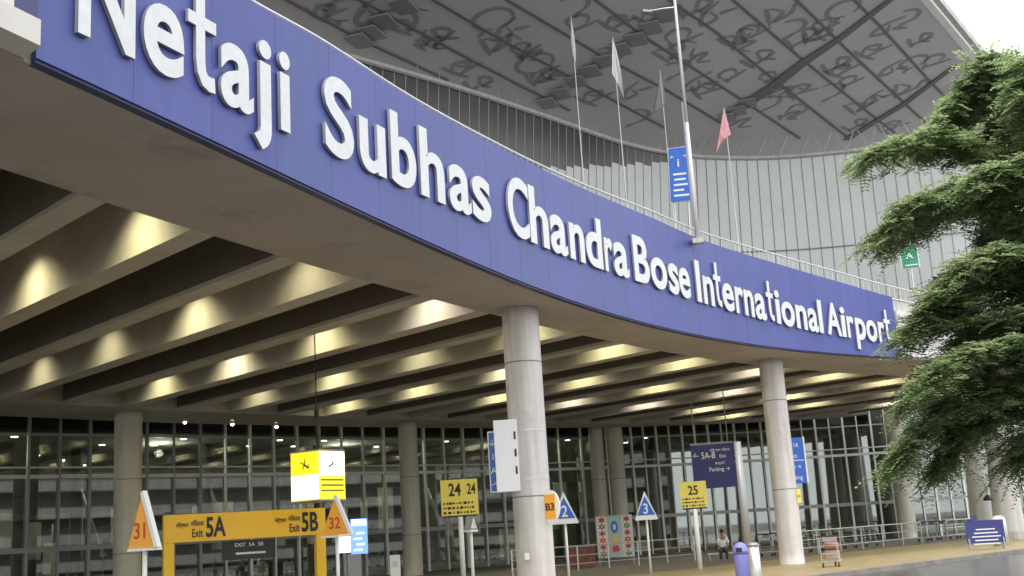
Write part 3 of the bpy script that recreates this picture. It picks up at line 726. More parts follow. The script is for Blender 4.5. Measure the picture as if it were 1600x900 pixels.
# lamps inside the hall
hall_lamps = []
k_ = 0
for i in range(8, 52, 2):
    p, a = lp[i]
    for o in (1.6, 4.8):
        if (i // 2 + int(o)) % 3 == 0: continue
        q = p + Vector((-math.sin(a), math.cos(a), 0)) * o
        k_ += 1
        hall_lamps.append((i, o, q))
grow = {1.6: 'near the glass', 4.8: 'deep inside the hall'}
f_h = None
for j, (i, o, q) in enumerate(hall_lamps):
    th = thing('hall_lamp', 'small round white ceiling lamp inside the glazed hall', 'lamp', (q.x, q.y, 7.4), 0, 'ceiling lamps inside the hall')
    if f_h is None:
        f_h = [MB().lathe([(.17, -.03), (.2, 0)], k=14).build('lamp_rim', M['greysteel'], th), MB().lathe([(.15, -.05), (.155, -.032)], k=14).build('lamp_lens', M['lampglow'], th)]
    else:
        for s_ in f_h: c = s_.copy(); col.objects.link(c); c.parent = th
hl = bpy.data.lights.new('hall_glow', 'POINT'); hl.energy = 300; hl.color = (1, .95, .82); hl.shadow_soft_size = .2
for i in (10, 18, 26, 34, 42):
    p, a = lp[i]; q = p + Vector((-math.sin(a), math.cos(a), 0)) * 4.2
    lo = bpy.data.objects.new('hall_light', hl); col.objects.link(lo); lo.parent = term; lo.location = Vector((q.x, q.y, 6.9)) - TW
# spots under the rear beam
f_s = None
for x, y, wh in ((289, 657, 'left'), (363, 660, 'middle'), (432, 664, 'right')):
    p = atd(x, y, 49.5)
    th = thing('bracket_spot', 'small bright round spot under the rear beam, %s one of three above the yellow gate' % wh, 'lamp', p, face_cam(p), 'bright spots above the yellow gate')
    MB().lathe([(.07, -.06), (.10, .05), (.06, .12)], k=14).build('lamp_body', M['greysteel'], th)
    MB().lathe([(.02, -.14), (.07, -.10), (.066, -.062)], k=14).build('lamp_bulb', M['lampglow'], th)
    MB().tube((0, 0, .1), (0, 0, 7.0 - p.z), .02, k=6).build('stem', M['greysteel'], th)

# ------------------------------------------------------------------ signs and street furniture
def base_at(x, D):                                   # ground point under pixel column x (at eye level) at distance D
    p = atd(x, 834 - (x - 800) * .062, D); p.z = 0; return p
def pxw(px, D): return px * D / 1831.0
def zof(x, y, D): return atd(x, y, D).z

def gate():
    D = 36; pL = atd(263, 860, D); pR = atd(500, 850, D + .9)
    pL.z = pR.z = 0; c = (pL + pR) / 2; d = pR - pL; ln = d.length; rz = math.atan2(d.y, d.x)
    zt = zof(380, 799, D); zb = zof(380, 842, D)
    g = thing('exit_gate', 'yellow portal frame with black lettering for exits 5A and 5B', 'gate', c, rz)
    MB().box((0, 0, (zt + zb) / 2), (ln + .3, .32, zt - zb)).build('header', M['yellow'], g, bevel=.01)
    for s_ in (-1, 1):
        MB().box((s_ * ln / 2, 0, zb / 2), (.3, .3, zb)).build('post', M['yellow'], g, bevel=.01)
    h = zt - zb; zc = (zt + zb) / 2; y = -.175
    for c5, ce, cb, lt in ((-.94, -1.47, -1.90, '5A'), (1.92, 1.44, 1.02, '5B')):
        text(g, lt, c5, zc - .27, .80, M['black'], y, .025, .62)
        text(g, 'Exit', ce, zc - .27, .34, M['black'], y, .012, .62)
        text(g, 'নির্গমন', cb, zc + .03, .17, M['black'], y, .006, .62)
        text(g, 'निकास', ce, zc + .05, .20, M['black'], y, .006, .75)
    # small notice hung below the header
    nz_ = MB().box((.1, .1, zb - .32), (1.6, .06, .56)).build('notice_board', M['black'], g)
    text(nz_, 'EXIT  5A  5B', .1, zb - .22, .16, M['white'], .06, .0)
    MB().box((.15, .062, zb - .42), (.9, .01, .06)).build('notice_line', M['cloth'], nz_)
gate()

def tri_sign(x, ytop, ybot, D, num, face, edge_, txtm, label, rzo=0, wscale=1.0, sub_=None):
    """upright three-sided sign: triangular face with white raised border, on a slim white pole"""
    p = base_at(x, D); zt = zof(x, ytop, D); zb = zof(x, ybot, D); h = zt - zb; hw = h * .46 * wscale
    s = thing('bay_number_sign', label, 'sign', p, face_cam(p) + rzo, 'triangular bay number signs')
    MB().tube((0, 0, 0), (0, 0, zb + .02), .045, k=12).build('pole', M['white'], s, smooth=True)
    MB().polyxz([(-hw, zb), (hw, zb), (0, zt)], -.10, .10).build('border', face if face is M['orange'] else edge_, s)
    if face is M['orange']: MB().polyxz([(hw + .01, zb), (hw + .10, zb), (.05, zt + .10), (-.02, zt + .06)], -.12, .0).build('edge_strip', M['white'], s)
    e = .12 * h
    MB().polyxz([(-hw * .80, zb + e), (hw * .80, zb + e), (0, zt - e * 1.5)], -.112, -.098).build('face', face, s)
    MB().polyxz([(hw * .80, zb + e), (-hw * .80, zb + e), (0, zt - e * 1.5)], .098, .112).build('face', face, s)
    MB().box((0, 0, zb - .03), (hw * 2.02, .24, .05)).build('base_plate', M['white'], s)
    text(s, num, 0, zb + e * 1.5, h * (.52 if len(num) < 2 else .44), txtm, -.118, .012, .85)
    return s
tri_sign(226, 775, 856, 24, '31', M['orange'], M['white'], M['red'], 'orange triangular sign reading 31 in front of the left column', -.75, .72)
tri_sign(527, 779, 836, 30, '32', M['orange'], M['white'], M['red'], 'orange triangular sign reading 32 beside the right post of the yellow gate', -.5, .92)
tri_sign(884, 768, 816, 40, '2', M['signblue'], M['white'], M['white'], 'blue triangular sign reading 2 right of the widest column', .0, .95)
tri_sign(1011, 767, 810, 44, '3', M['signblue'], M['white'], M['white'], 'blue triangular sign reading 3 right of the colourful poster', .0, .9)
tri_sign(736, 806, 828, 33, '1', M['white'], M['greysteel'], M['signblue'], 'small white triangular sign half hidden below the yellow 24 board', 1.1, 1.2)

def board(x0, x1, y0, y1, D, num, label, rzo=0):
    xc = (x0 + x1) / 2; p = base_at(xc, D); zt, zb = zof(xc, y0, D), zof(xc, y1, D); wd = pxw(x1 - x0, D) ; h = zt - zb
    s = thing('gate_number_board', label, 'sign', p, face_cam(p) + rzo, 'yellow number boards on white poles')
    MB().box((0, 0, (zt + zb) / 2), (wd, .14, h)).build('panel', M['lemon'], s, bevel=.01)
    MB().box((0, 0, zb - .03), (wd * .92, .12, .05)).build('shadow_strip', M['black'], s)
    MB().tube((0, 0, 0), (0, 0, zb - .05), .09, k=14).build('pole', M['white'], s, smooth=True)
    y = -.078
    if num == '24':
        text(s, num, -wd * .12, zb + h * .55, h * .5, M['black'], y, .02, .72)
        text(s, num, wd * .33, zb + h * .58, h * .42, M['black'], y, .018, .6)
    else: text(s, num, 0, zb + h * .5, h * .48, M['black'], y, .02, .85)
    q = MB(); rr = random.Random(5)
    for r_ in range(3):
        xx = -wd * .44
        while xx < wd * .4:
            l_ = rr.uniform(.03, .09) * wd
            q.box((xx + l_ / 2, y, zb + h * (.08 + .13 * r_)), (l_, .006, h * rr.uniform(.03, .075))); xx += l_ + wd * rr.uniform(.015, .06)
    q.build('small_print', M['black'], s)
    return s
board(692, 750, 749, 805, 42, '24', 'yellow board reading 24 twice on a white pole left of the widest column', -.05)
board(1067, 1108, 752, 793, 45, '25', 'yellow board reading 25 on a white pole below the navy hanging sign')

# hanging yellow light box
p = atd(497, 745, 35)
zt, zb = zof(497, 707, 35), zof(497, 782, 35); zm = (zt + zb) / 2; h = zt - zb
lb_ = thing('light_box', 'glowing yellow and white box sign hanging on a chain over the gate', 'light box', (p.x, p.y, zb), face_cam(p) + R(47))
s_ = .56
MB().box((0, 0, h / 2), (2 * s_, 2 * s_, h)).build('case', M['lightbox_yellow'], lb_)
MB().box((0, 0, h + .02), (2 * s_ + .03, 2 * s_ + .03, .05)).build('cap', M['greysteel'], lb_)
MB().box((0, 0, -.02), (2 * s_ + .03, 2 * s_ + .03, .045)).build('bottom_rim', M['greysteel'], lb_)
MB().box((0, -s_ - .006, h * .73), (2 * s_ * .97, .01, h * .5)).build('white_pane', M['lightbox_white'], lb_)
MB().box((-s_ - .006, 0, h * .27), (.01, 2 * s_ * .97, h * .5)).build('white_pane', M['lightbox_white'], lb_)
for (pos, rz) in (((0, -s_ - .012, 0), 0), ((-s_ - .004, 0, 0), R(90))):
    # plane symbol: fuselage, wings, tail
    q = MB(); rm = Matrix.Rotation(rz, 3, 'Z')
    for a, b, r_ in (((-.16, 0, h * .66), (.17, 0, h * .80), .03), ((0, 0, h * .73), (-.02, 0, h * .87), .02), ((0, 0, h * .73), (.1, 0, h * .63), .02), ((-.14, 0, h * .67), (-.16, 0, h * .74), .015)):
        A = rm @ Vector(a) + Vector((pos[0], pos[1], 0)); B = rm @ Vector(b) + Vector((pos[0], pos[1], 0)); q.tube(A, B, r_, r_ * .4, k=6)
    q.build('plane_symbol', M['black'], lb_)
q = MB()
for k in range(3): q.box((0, -s_ - .008, h * (.40 - .11 * k)), (1.7 * s_, .01, h * .035))
q.build('text_lines', mat('olive', (.3, .28, .03), .5), lb_)
MB().tube((0, 0, h + .04), (0, 0, 9.1 - zb), .02, k=6).tube((.08, 0, h + .04), (.0, 0, h + .9), .012, k=6).tube((-.08, 0, h + .04), (.0, 0, h + .9), .012, k=6).box((0, 0, h + 1.15), (.1, .1, .3)).build('chain', M['black'], lb_)

# lit information screen
p = base_at(553, 44); z0, z1 = zof(553, 866, 44), zof(553, 811, 44)
sc_ = thing('information_screen', 'bright white and blue lit display behind the 32 sign', 'display', p, face_cam(p))
MB().box((.2, 0, (z0 + z1) / 2), (.62, .18, z1 - z0)).build('case', M['screen_blue'], sc_, bevel=.01)
MB().box((-.40, -.05, (z0 + z1) / 2 - .1), (.55, .16, (z1 - z0) * .72)).build('side_screen', M['screen_white'], sc_, bevel=.01)
MB().box((.2, -.1, z1 - .14), (.54, .015, .22)).build('top_band', M['screen_white'], sc_)
q = MB()
for k in range(4): q.box((.15 + .1 * (k % 2), -.1, z0 + .15 + k * .2), (.3, .012, .06))
q.build('text_lines', M['screen_white'], sc_)
MB().box((0, .02, z0 / 2), (.5, .1, z0)).build('stand', M['greysteel'], sc_)

# sign box and blue sign strapped to the widest column
cpos = COL1; fr = face_cam(cpos)
z0, z1 = zof(800, 768, 30.2), zof(800, 655, 30.2)
bx = thing('column_sign_box', 'white sheet metal sign box strapped to the left of the widest column', 'sign box', (cpos.x, cpos.y, 0), fr)
xo = -.60
MB().box((xo + .02, -.35, (z0 + z1) / 2), (.62, .22, z1 - z0)).build('box', M['white'], bx, bevel=.02)
for k in range(3): MB().box((xo + .26, -.466, z0 + .55 + .45 * k), (.05, .012, .2)).build('slot', M['black'], bx)
for z in (z0 + .3, z1 - .3): MB().lathe([(.503, z - .02), (.51, z - .02), (.51, z + .02), (.503, z + .02)], k=32).build('strap', M['steel'], bx)
bs = thing('blue_column_sign', 'narrow blue direction sign with white marks behind the white box on the widest column', 'sign', (cpos.x, cpos.y, 0), fr)
MB().box((-.90, -.1, (z0 + z1) / 2 - .12), (.34, .06, (z1 - z0) * .86)).build('border', M['white'], bs, bevel=.02)
MB().box((-.90, -.136, (z0 + z1) / 2 - .12), (.28, .02, (z1 - z0) * .82)).build('face', M['signblue'], bs)
for k, ch in enumerate(('→', 'A', '1', '↓')): text(bs, ch, -.95, z0 + .15 + .36 * k, .22, M['white'], -.15)
yb = thing('bay_disc_sign', 'yellow plate on a white disc fixed to the right side of the widest column', 'sign', (cpos.x, cpos.y, 0), fr - R(28))
zc = zof(858, 791, 30)
q = MB(); pts = [(.62 + .27 * math.cos(a), zc + .42 * math.sin(a)) for a in np.linspace(0, 2 * math.pi, 25)[:-1]]
q.polyxz(pts, -.16, -.11); q.build('disc', M['white'], yb)
MB().box((.62, -.175, zc), (.3, .02, .62)).build('plate', M['orange'], yb)
text(yb, 'B3', .62, zc - .1, .26, M['black'], -.19, .02)
MB().box((.45, -.09, zc), (.2, .05, .1)).build('bracket', M['steel'], yb)
sw = thing('switch_plate', 'small pale square plate low on the widest column', 'plate', (cpos.x, cpos.y, 0), fr - R(12))
zc = zof(815, 870, 30)
MB().box((-.1, -.505, zc), (.2, .03, .24)).build('frame', M['parapet'], sw); MB().box((-.1, -.522, zc), (.13, .01, .17)).build('cover', M['white'], sw)

# things fixed near the second column
fr2 = face_cam(COL2)
yp = thing('yellow_plate', 'small yellow plate on the right flank of the second deck edge column', 'plate', (COL2.x, COL2.y, 0), fr2 + R(0))
zc = zof(1238, 775, 44)
MB().box((.50, -.12, zc), (.16, .2, .5)).build('plate', M['lemon'], yp, bevel=.01); text(yp, '25', .5, zc - .05, .12, M['black'], -.225)
p = base_at(1250, 47); z0, z1 = zof(1250, 755, 47), zof(1250, 683, 47)
bs2 = thing('blue_direction_board', 'bright blue direction board with white edge right of the second deck edge column', 'sign', p, face_cam(p) + .35)
MB().box((0, 0, (z0 + z1) / 2), (.86, .1, z1 - z0)).build('face', M['signblue'], bs2)
MB().box((.46, 0, (z0 + z1) / 2), (.06, .14, z1 - z0 + .04)).build('edge', M['white'], bs2)
for r_, s_t in enumerate(('↑  1A', 'Exit', 'Taxi →', 'Parking')): text(bs2, s_t, -.02, z1 - .38 - .42 * r_, .24, M['white'], -.055, .005, .8)
MB().box((0, -.056, (z0 + z1) / 2), (.8, .006, .03)).build('divider', M['white'], bs2)
MB().tube((-.2, .06, 0), (-.2, .06, z0 + .3), .05, k=10).build('pole', M['greysteel'], bs2, smooth=True)

# navy hanging sign with post
p = base_at(1123, 54); z0, z1 = zof(1123, 762, 54), zof(1123, 694, 54)
nv = thing('hanging_direction_sign', 'large navy sign with white arrows to exit 5A-B and parking', 'sign', p, face_cam(p))
w_n = pxw(65, 54)
MB().box((0, 0, (z0 + z1) / 2), (w_n, .16, z1 - z0)).build('panel', M['navy'], nv, bevel=.01)
MB().box((0, 0, z1 + .06), (w_n + .05, .1, .09)).build('top_bar', M['greysteel'], nv)
text(nv, '← 5A-B', -w_n * .2, z1 - .62, .42, M['white'], -.09, .008, .75)
text(nv, 'Exit', w_n * .24, z1 - .62, .22, M['white'], -.09, .004, .9)
text(nv, 'নির্গমন निकास', w_n * .18, z1 - .32, .15, M['white'], -.09, 0)
text(nv, 'পার্কিং', w_n * .16, z1 - .92, .15, M['white'], -.09, 0)
text(nv, 'Parking →', w_n * .14, z1 - 1.22, .27, M['white'], -.09, .006, .85)
for s_ in (-1, 1): MB().tube((s_ * .75, 0, z1 + .1), (s_ * .75, 0, ZS), .025, k=6).build('hanger', M['greysteel'], nv)
p = base_at(1164, 40)
pl = thing('service_post', 'tall slim grey post rising to the ceiling between the navy sign and the second column', 'post', p)
MB().tube((0, 0, 0), (0, 0, zof(1157, 690, 40)), .16, .12, k=16).build('shaft', M['greysteel'], pl, smooth=True)
MB().box((0, 0, .06), (.4, .4, .12)).build('foot', M['greysteel'], pl)

# poster kiosk with folk pattern
p = base_at(960, 56); z0, z1 = zof(960, 878, 56), zof(960, 805, 56); wd = pxw(57, 56)
ks = thing('poster_stand', 'standing poster with red, white and blue folk pattern below the column pair', 'poster', p, face_cam(p))
zz0 = max(z0, .35)
MB().box((0, 0, (zz0 + z1) / 2), (wd, .12, z1 - zz0)).build('board', M['parapet'], ks)
PH = z1 - zz0
pg = mat('leafgreen', (.08, .22, .12), .6); py_ = mat('ochre', (.7, .45, .08), .6); pk_ = mat('rose', (.5, .12, .14), .6)
for cx_, m_ in ((-.34, M['cloth']), (.34, M['cloth']), (0, mat('skyblue', (.33, .5, .55), .6))):
    MB().box((cx_ * wd, -.066, (zz0 + z1) / 2), (wd * .30, .012, PH * .96)).build('print_panel', m_, ks)
for s_ in (-1, 1):
    for k in range(6):
        zc = zz0 + PH * (.10 + .16 * k); cx_ = s_ * .34 * wd
        pts = [(cx_ + (.20 if i_ % 2 else .11) * math.cos(a), zc + (.17 if i_ % 2 else .09) * math.sin(a)) for i_, a in enumerate(np.linspace(0, 2 * math.pi, 13)[:-1])]
        MB().polyxz(pts, -.082, -.074).build('print_motif', (pg, pk_, M['red'], pk_, pg, M['red'])[k], ks)
        MB().polyxz([(cx_ + .05 * math.cos(a), zc + .05 * math.sin(a)) for a in np.linspace(0, 2 * math.pi, 9)[:-1]], -.092, -.084).build('print_motif', (py_, M['navy'])[k % 2], ks)
for zc, rx_, rz__, m_ in ((.72, .17, .28, M['signblue']), (.45, .14, .22, py_), (.2, .18, .18, M['red']), (.72, .08, .14, M['cloth'])):
    q = MB().polyxz([(rx_ * math.cos(a), zz0 + PH * zc + rz__ * math.sin(a)) for a in np.linspace(0, 2 * math.pi, 17)[:-1]], -.088 - (m_ is M['cloth']) * .01, -.074 - (m_ is M['cloth']) * .01); q.build('print_motif', m_, ks)
for s_ in (-1, 1): MB().box((s_ * wd * .46, 0, zz0 / 2), (.08, .1, zz0)).build('leg', M['greysteel'], ks)
p = base_at(905, 55)
bn = thing('red_bench', 'low reddish stall counter left of the colourful poster', 'counter', p, face_cam(p))
MB().box((0, 0, .5), (1.3, .5, .9)).build('body', mat('maroon', (.2, .07, .06), .7, noise=.5, nscale=4), bn); MB().box((0, 0, .98), (1.4, .6, .06)).build('top', M['greysteel'], bn)

# litter bin and companion
p = base_at(1152, 33)
bi = thing('litter_bin', 'lavender blue litter bin with domed lid and dark opening in front of the railing', 'bin', p, face_cam(p))
hb = 1.12
MB().lathe([(.16, 0), (.19, .05), (.20, hb * .7), (.20, hb * .72)], k=24).build('body', M['lavender'], bi, smooth=True)
MB().lathe([(.21, hb * .72), (.215, hb * .8), (.16, hb * .94), (.05, hb)], k=24).build('lid', M['lavender'], bi, smooth=True)
MB().box((-.04, -.17, hb * .82), (.16, .1, .12)).build('opening', M['black'], bi)
p = base_at(1172, 35)
bi = thing('ash_bin', 'narrow grey steel bin standing right behind the lavender blue one', 'bin', p, face_cam(p))
MB().lathe([(.16, 0), (.17, .04), (.17, .95)], k=20).build('body', M['steel'], bi, smooth=True); MB().lathe([(.18, .95), (.18, 1.0), (.1, 1.06)], k=20).build('lid', M['greysteel'], bi, smooth=True)

# barriers: low steel fences in front of the glass
def barrier(t0, n0, t1, n1, label, hgt=1.05, posts=None):
    a = W(t0, n0); b = W(t1, n1); c = (a + b) / 2; ln = (b - a).length; rz = math.atan2(b.y - a.y, b.x - a.x)
    th = thing('steel_barrier', label, 'barrier', c, rz, 'steel barriers before the glass wall')
    for z in (hgt, hgt * .62, hgt * .28): MB().tube((-ln / 2, 0, z), (ln / 2, 0, z), .03 if z == hgt else .02, k=8).build('rail', M['steel'], th)
    k = max(2, int(ln / 1.7))
    for i in range(k + 1): MB().tube((-ln / 2 + ln * i / k, 0, 0), (-ln / 2 + ln * i / k, 0, hgt), .035, k=8).build('post', M['steel'], th)
barrier(30.0, 46, 29.6, 57.3, 'steel barrier between the second column and the far right deck column')
barrier(29.3, 59.5, 27.6, 70, 'steel barrier right of the last deck column, ending at the navy banner')
barrier(36, 34, 34.5, 44.5, 'steel barrier running behind the 25 board and the seated person')
# baggage trolleys behind the barrier
def trolley(loc, rz, label, first=[None]):
    if first[0] is None:
        th = thing('baggage_trolley', label, 'trolley', loc, rz, 'nested baggage trolleys')
        q = MB()
        q.tube((-.45, -.28, .18), (.45, -.2, .22), .02, k=6).tube((-.45, .28, .18), (.45, .2, .22), .02, k=6)
        for x in np.linspace(-.4, .4, 6): q.tube((x, -.27, .2), (x, .27, .2), .012, k=6)
        q.build('base_frame', M['steel'], th)
        q = MB(); q.tube((-.45, -.28, .18), (-.6, -.28, 1.0), .02, k=6).tube((-.45, .28, .18), (-.6, .28, 1.0), .02, k=6)
        for z in (.45, .7): q.tube((-.5, -.28, z), (-.5, .28, z), .012, k=6)
        q.build('back_frame', M['steel'], th)
        MB().tube((-.6, -.32, 1.02), (-.6, .32, 1.02), .028, k=8).build('handle', M['black'], th)
        q = MB(); q.box((-.42, 0, .85), (.3, .46, .02)); q.box((-.28, 0, .93), (.02, .46, .16)); q.build('basket', M['greysteel'], th)
        for x, y in ((-.42, -.26), (-.42, .26), (.42, 0)):
            MB().tube((x, y - .02, .08), (x, y + .02, .08), .08, k=12).build('wheel', M['black'], th)
        first[0] = th; return th
    return dup(first[0], loc, rz, label)
wds = ['leftmost', 'second', 'third', 'fourth', 'fifth', 'sixth', 'seventh', 'eighth', 'ninth', 'rightmost']
for i in range(10):
    p = W(31.6 - i * .02, 46.5 + i * 1.02); trolley(p, AX_N + R(8), '%s of the steel baggage trolleys nested behind the barrier by the second column' % wds[i])
for i in range(8):
    p = W(30.8 - i * .12, 60.2 + i * .9); trolley(p, AX_N - R(4), 'steel baggage trolley, %s in the row right of the last deck column' % (wds[i] if i < 7 else 'last'))
# loose trolley with bags
p = base_at(1293, 41)
trolley(p, face_cam(p) + R(80), 'lone baggage trolley loaded with bags on the yellow pavement right of the second column')
sb = thing('suitcase', 'small pale suitcase lying on the lone trolley', 'suitcase', (p.x, p.y, .235), face_cam(p))
MB().box((0, 0, .16), (.5, .3, .3)).build('shell', mat('tan', (.42, .33, .28), .7, noise=.2, nscale=4), sb, bevel=.04); MB().tube((-.1, 0, .34), (.1, 0, .34), .015, k=6).build('handle', M['black'], sb)
sb = thing('duffel_bag', 'reddish duffel bag on top of the suitcase on the lone trolley', 'bag', (p.x, p.y, .55), face_cam(p))
MB().path([(-.26, 0, .13), (-.2, 0, .13), (.2, 0, .13), (.26, 0, .13)], [.08, .13, .13, .08], 14).build('body', mat('brick', (.35, .16, .13), .8), sb, smooth=True); MB().path([(-.12, 0, .25), (-.06, 0, .33), (.06, 0, .33), (.12, 0, .25)], .012, 6).build('strap', M['black'], sb)

# navy banner barricade at right
p = base_at(1533, 50); wd = pxw(52, 50); z1 = zof(1533, 813, 50); z0 = zof(1533, 858, 50)
nb_ = thing('banner_board', 'dark blue notice banner on a low frame before the white columns', 'banner', p, face_cam(p) + .1)
z0 = max(z0, .25)
MB().box((0, 0, (z0 + z1) / 2), (wd, .08, z1 - z0)).build('banner', M['navy'], nb_)
q = MB()
for k, l_ in enumerate((.5, .62, .75, .6, .7)): q.box((.02, -.043, z1 - .35 - .14 * k), (wd * l_, .006, .045))
q.build('small_print', M['cloth'], nb_)
for s_ in (-1, 1):
    MB().box((s_ * wd * .45, .02, z0 / 2 + .1), (.06, .3, z0 + .2)).build('leg', M['greysteel'], nb_)
MB().box((-.35, .01, z1 + .1), (.22, .06, .2)).build('tab', M['navy'], nb_)
sl_ = thing('white_bollard', 'white rounded concrete block behind the navy banner', 'block', base_at(1556, 53), 0)
MB().lathe([(.3, 0), (.3, .9), (.26, 1.15), (.12, 1.25)], k=20).build('body', M['whitepaint'], sl_, smooth=True)
MB().lathe([(.302, .3), (.308, .3), (.308, .42), (.302, .42)], k=20).build('band', M['greysteel'], sl_)

# yard lamps on the white columns' bracket
q0 = atd(1543, 776, 60)
ldp = thing('curved_lamp', 'small dark lamp on a thin curved arm before the white columns', 'lamp', (q0.x, q0.y, q0.z), face_cam(q0))
MB().lathe([(.2, -.18), (.22, -.1), (.08, .08)], k=16).build('shade', M['black'], ldp, smooth=True)
MB().path([(0, 0, .05), (0, 0, .4), (-.15, 0, .9), (-.5, .1, 1.3), (-.9, .2, 1.4)], .035, 8).build('arm', M['greysteel'], ldp)
MB().lathe([(.14, -.2), (.14, -.185)], k=16).build('lens', M['cloth'], ldp)

p = base_at(1591, 26)
car = thing('parked_car', 'black hatchback standing on the road with its nose just inside the right picture edge', 'car', (p.x, p.y, -.135), face_cam(p) - R(3))
prof = [(0, .35), (.02, .62), (.25, .78), (1.05, .92), (1.75, 1.42), (3.1, 1.45), (3.75, 1.0), (3.9, .8), (3.9, .3), (.1, .25)]
MB().polyxz(prof, 0, 1.66).build('body', mat('carpaint', (.012, .013, .018), .2, spec=.7), car, bevel=.05)
for y_ in (-.004, 1.652): MB().polyxz([(1.2, .95), (1.8, 1.34), (3.0, 1.37), (3.45, 1.0)], y_, y_ + .012).build('side_window', M['darkwall'], car)
for x_ in (.75, 3.15):
    for y_ in (0, 1.66): 
        w_o = MB().tube((x_, y_ - .1, .31), (x_, y_ + .1, .31), .31, k=20).build('wheel', M['black'], car); MB().tube((x_, y_ - .108, .31), (x_, y_ + .108, .31), .19, k=16).build('rim', M['steel'], w_o)
for y_ in (.2, 1.42): MB().box((.06, y_, .66), (.16, .3, .12)).build('headlight', M['screen_white'] if False else M['cloth'], car)
MB().box((-.02, .83, .42), (.06, .6, .14)).build('number_plate', M['white'], car)
# small white stele beside the beige column
p = base_at(616, 44); st = thing('cabinet', 'small white cabinet left of the beige column by the lit screen', 'cabinet', p, face_cam(p))
MB().box((0, 0, .68), (.38, .3, 1.1)).build('body', M['white'], st, bevel=.02); MB().box((0, 0, .06), (.42, .34, .12)).build('plinth', M['greysteel'], st); MB().box((0, -.152, .9), (.2, .008, .2)).build('label_plate', M['cloth'], st)

# ------------------------------------------------------------------ seated person
def person(x, D):
    p = base_at(x, D)
    root = thing('person', 'person in a white shirt and dark trousers sitting behind the barrier near the 25 board', 'person', p, face_cam(p))
    J = {'pel': (0, 0, .52), 'belly': (0, -.01, .70), 'chest': (0, .0, .92), 'neck': (0, -.01, 1.07), 'head0': (0, -.02, 1.15), 'head1': (0, -.025, 1.28),
         'shl': (-.17, 0, 1.0), 'ell': (-.24, -.05, .76), 'hal': (-.15, -.28, .62), 'shr': (.17, 0, 1.0), 'elr': (.24, -.05, .76), 'har': (.15, -.28, .62),
         'hipl': (-.1, -.03, .5), 'knl': (-.13, -.44, .5), 'anl': (-.13, -.42, .09), 'tol': (-.14, -.60, .04), 'hipr': (.1, -.03, .5), 'knr': (.13, -.44, .5), 'anr': (.13, -.42, .09), 'tor': (.14, -.60, .04)}
    rad = {'pel': .14, 'belly': .13, 'chest': .145, 'neck': .055, 'head0': .075, 'head1': .09, 'shl': .07, 'shr': .07, 'ell': .045, 'elr': .045, 'hal': .03, 'har': .03, 'hipl': .09, 'hipr': .09, 'knl': .065, 'knr': .065, 'anl': .042, 'anr': .042, 'tol': .035, 'tor': .035}
    E_ = [('pel', 'belly'), ('belly', 'chest'), ('chest', 'neck'), ('neck', 'head0'), ('head0', 'head1'), ('chest', 'shl'), ('shl', 'ell'), ('ell', 'hal'), ('chest', 'shr'), ('shr', 'elr'), ('elr', 'har'), ('pel', 'hipl'), ('hipl', 'knl'), ('knl', 'anl'), ('anl', 'tol'), ('pel', 'hipr'), ('hipr', 'knr'), ('knr', 'anr'), ('anr', 'tor')]
    def skin(keys, edges, m, name, grow=0):
        ks_ = list(keys); me = bpy.data.meshes.new(name); me.from_pydata([J[k] for k in ks_], [(ks_.index(a), ks_.index(b)) for a, b in edges], [])
        o = bpy.data.objects.new(name, me); col.objects.link(o); o.parent = root; me.materials.append(m)
        sm = o.modifiers.new('skin', 'SKIN'); me.skin_vertices.new() if not me.skin_vertices else None
        for i, k in enumerate(ks_): me.skin_vertices[0].data[i].radius = (rad[k] + grow,) * 2
        me.skin_vertices[0].data[0].use_root = True
        s2 = o.modifiers.new('sub', 'SUBSURF'); s2.levels = 2; s2.render_levels = 2
        return o
    skin(J.keys(), E_, M['skin'], 'body')
    k1 = ['belly', 'chest', 'shl', 'shr', 'ell', 'elr', 'pel']
    skin(k1, [e for e in E_ if e[0] in k1 and e[1] in k1], M['cloth'], 'shirt', .018)
    k2 = ['pel', 'hipl', 'knl', 'anl', 'hipr', 'knr', 'anr']
    skin(k2, [e for e in E_ if e[0] in k2 and e[1] in k2], mat('trousers', (.03, .03, .04), .8), 'trousers', .014)
    MB().lathe([(.085, 1.25), (.098, 1.3), (.085, 1.37), (.03, 1.40)], c=(0, 0, 0), k=14).build('hair', M['black'], root, smooth=True)
    for s in (-1, 1):
        q = MB()
        for f_ in range(5): q.path([(s * .15 + (f_ - 2) * .016, -.29, .61), (s * .15 + (f_ - 2) * .02, -.34 - .01 * (f_ % 2), .59), (s * .15 + (f_ - 2) * .02, -.37, .555)], [.009, .008, .006], 6)
        q.build('fingers', M['skin'], root)
    bt = thing('bench', 'plain grey steel bench under the seated person in the white shirt', 'bench', p, face_cam(p))
    MB().box((0, .08, .36), (1.4, .45, .05)).build('seat', M['steel'], bt)
    for s in (-1, 1): MB().box((s * .6, .08, .17), (.06, .4, .33)).build('leg', M['greysteel'], bt)
person(1126, 52)

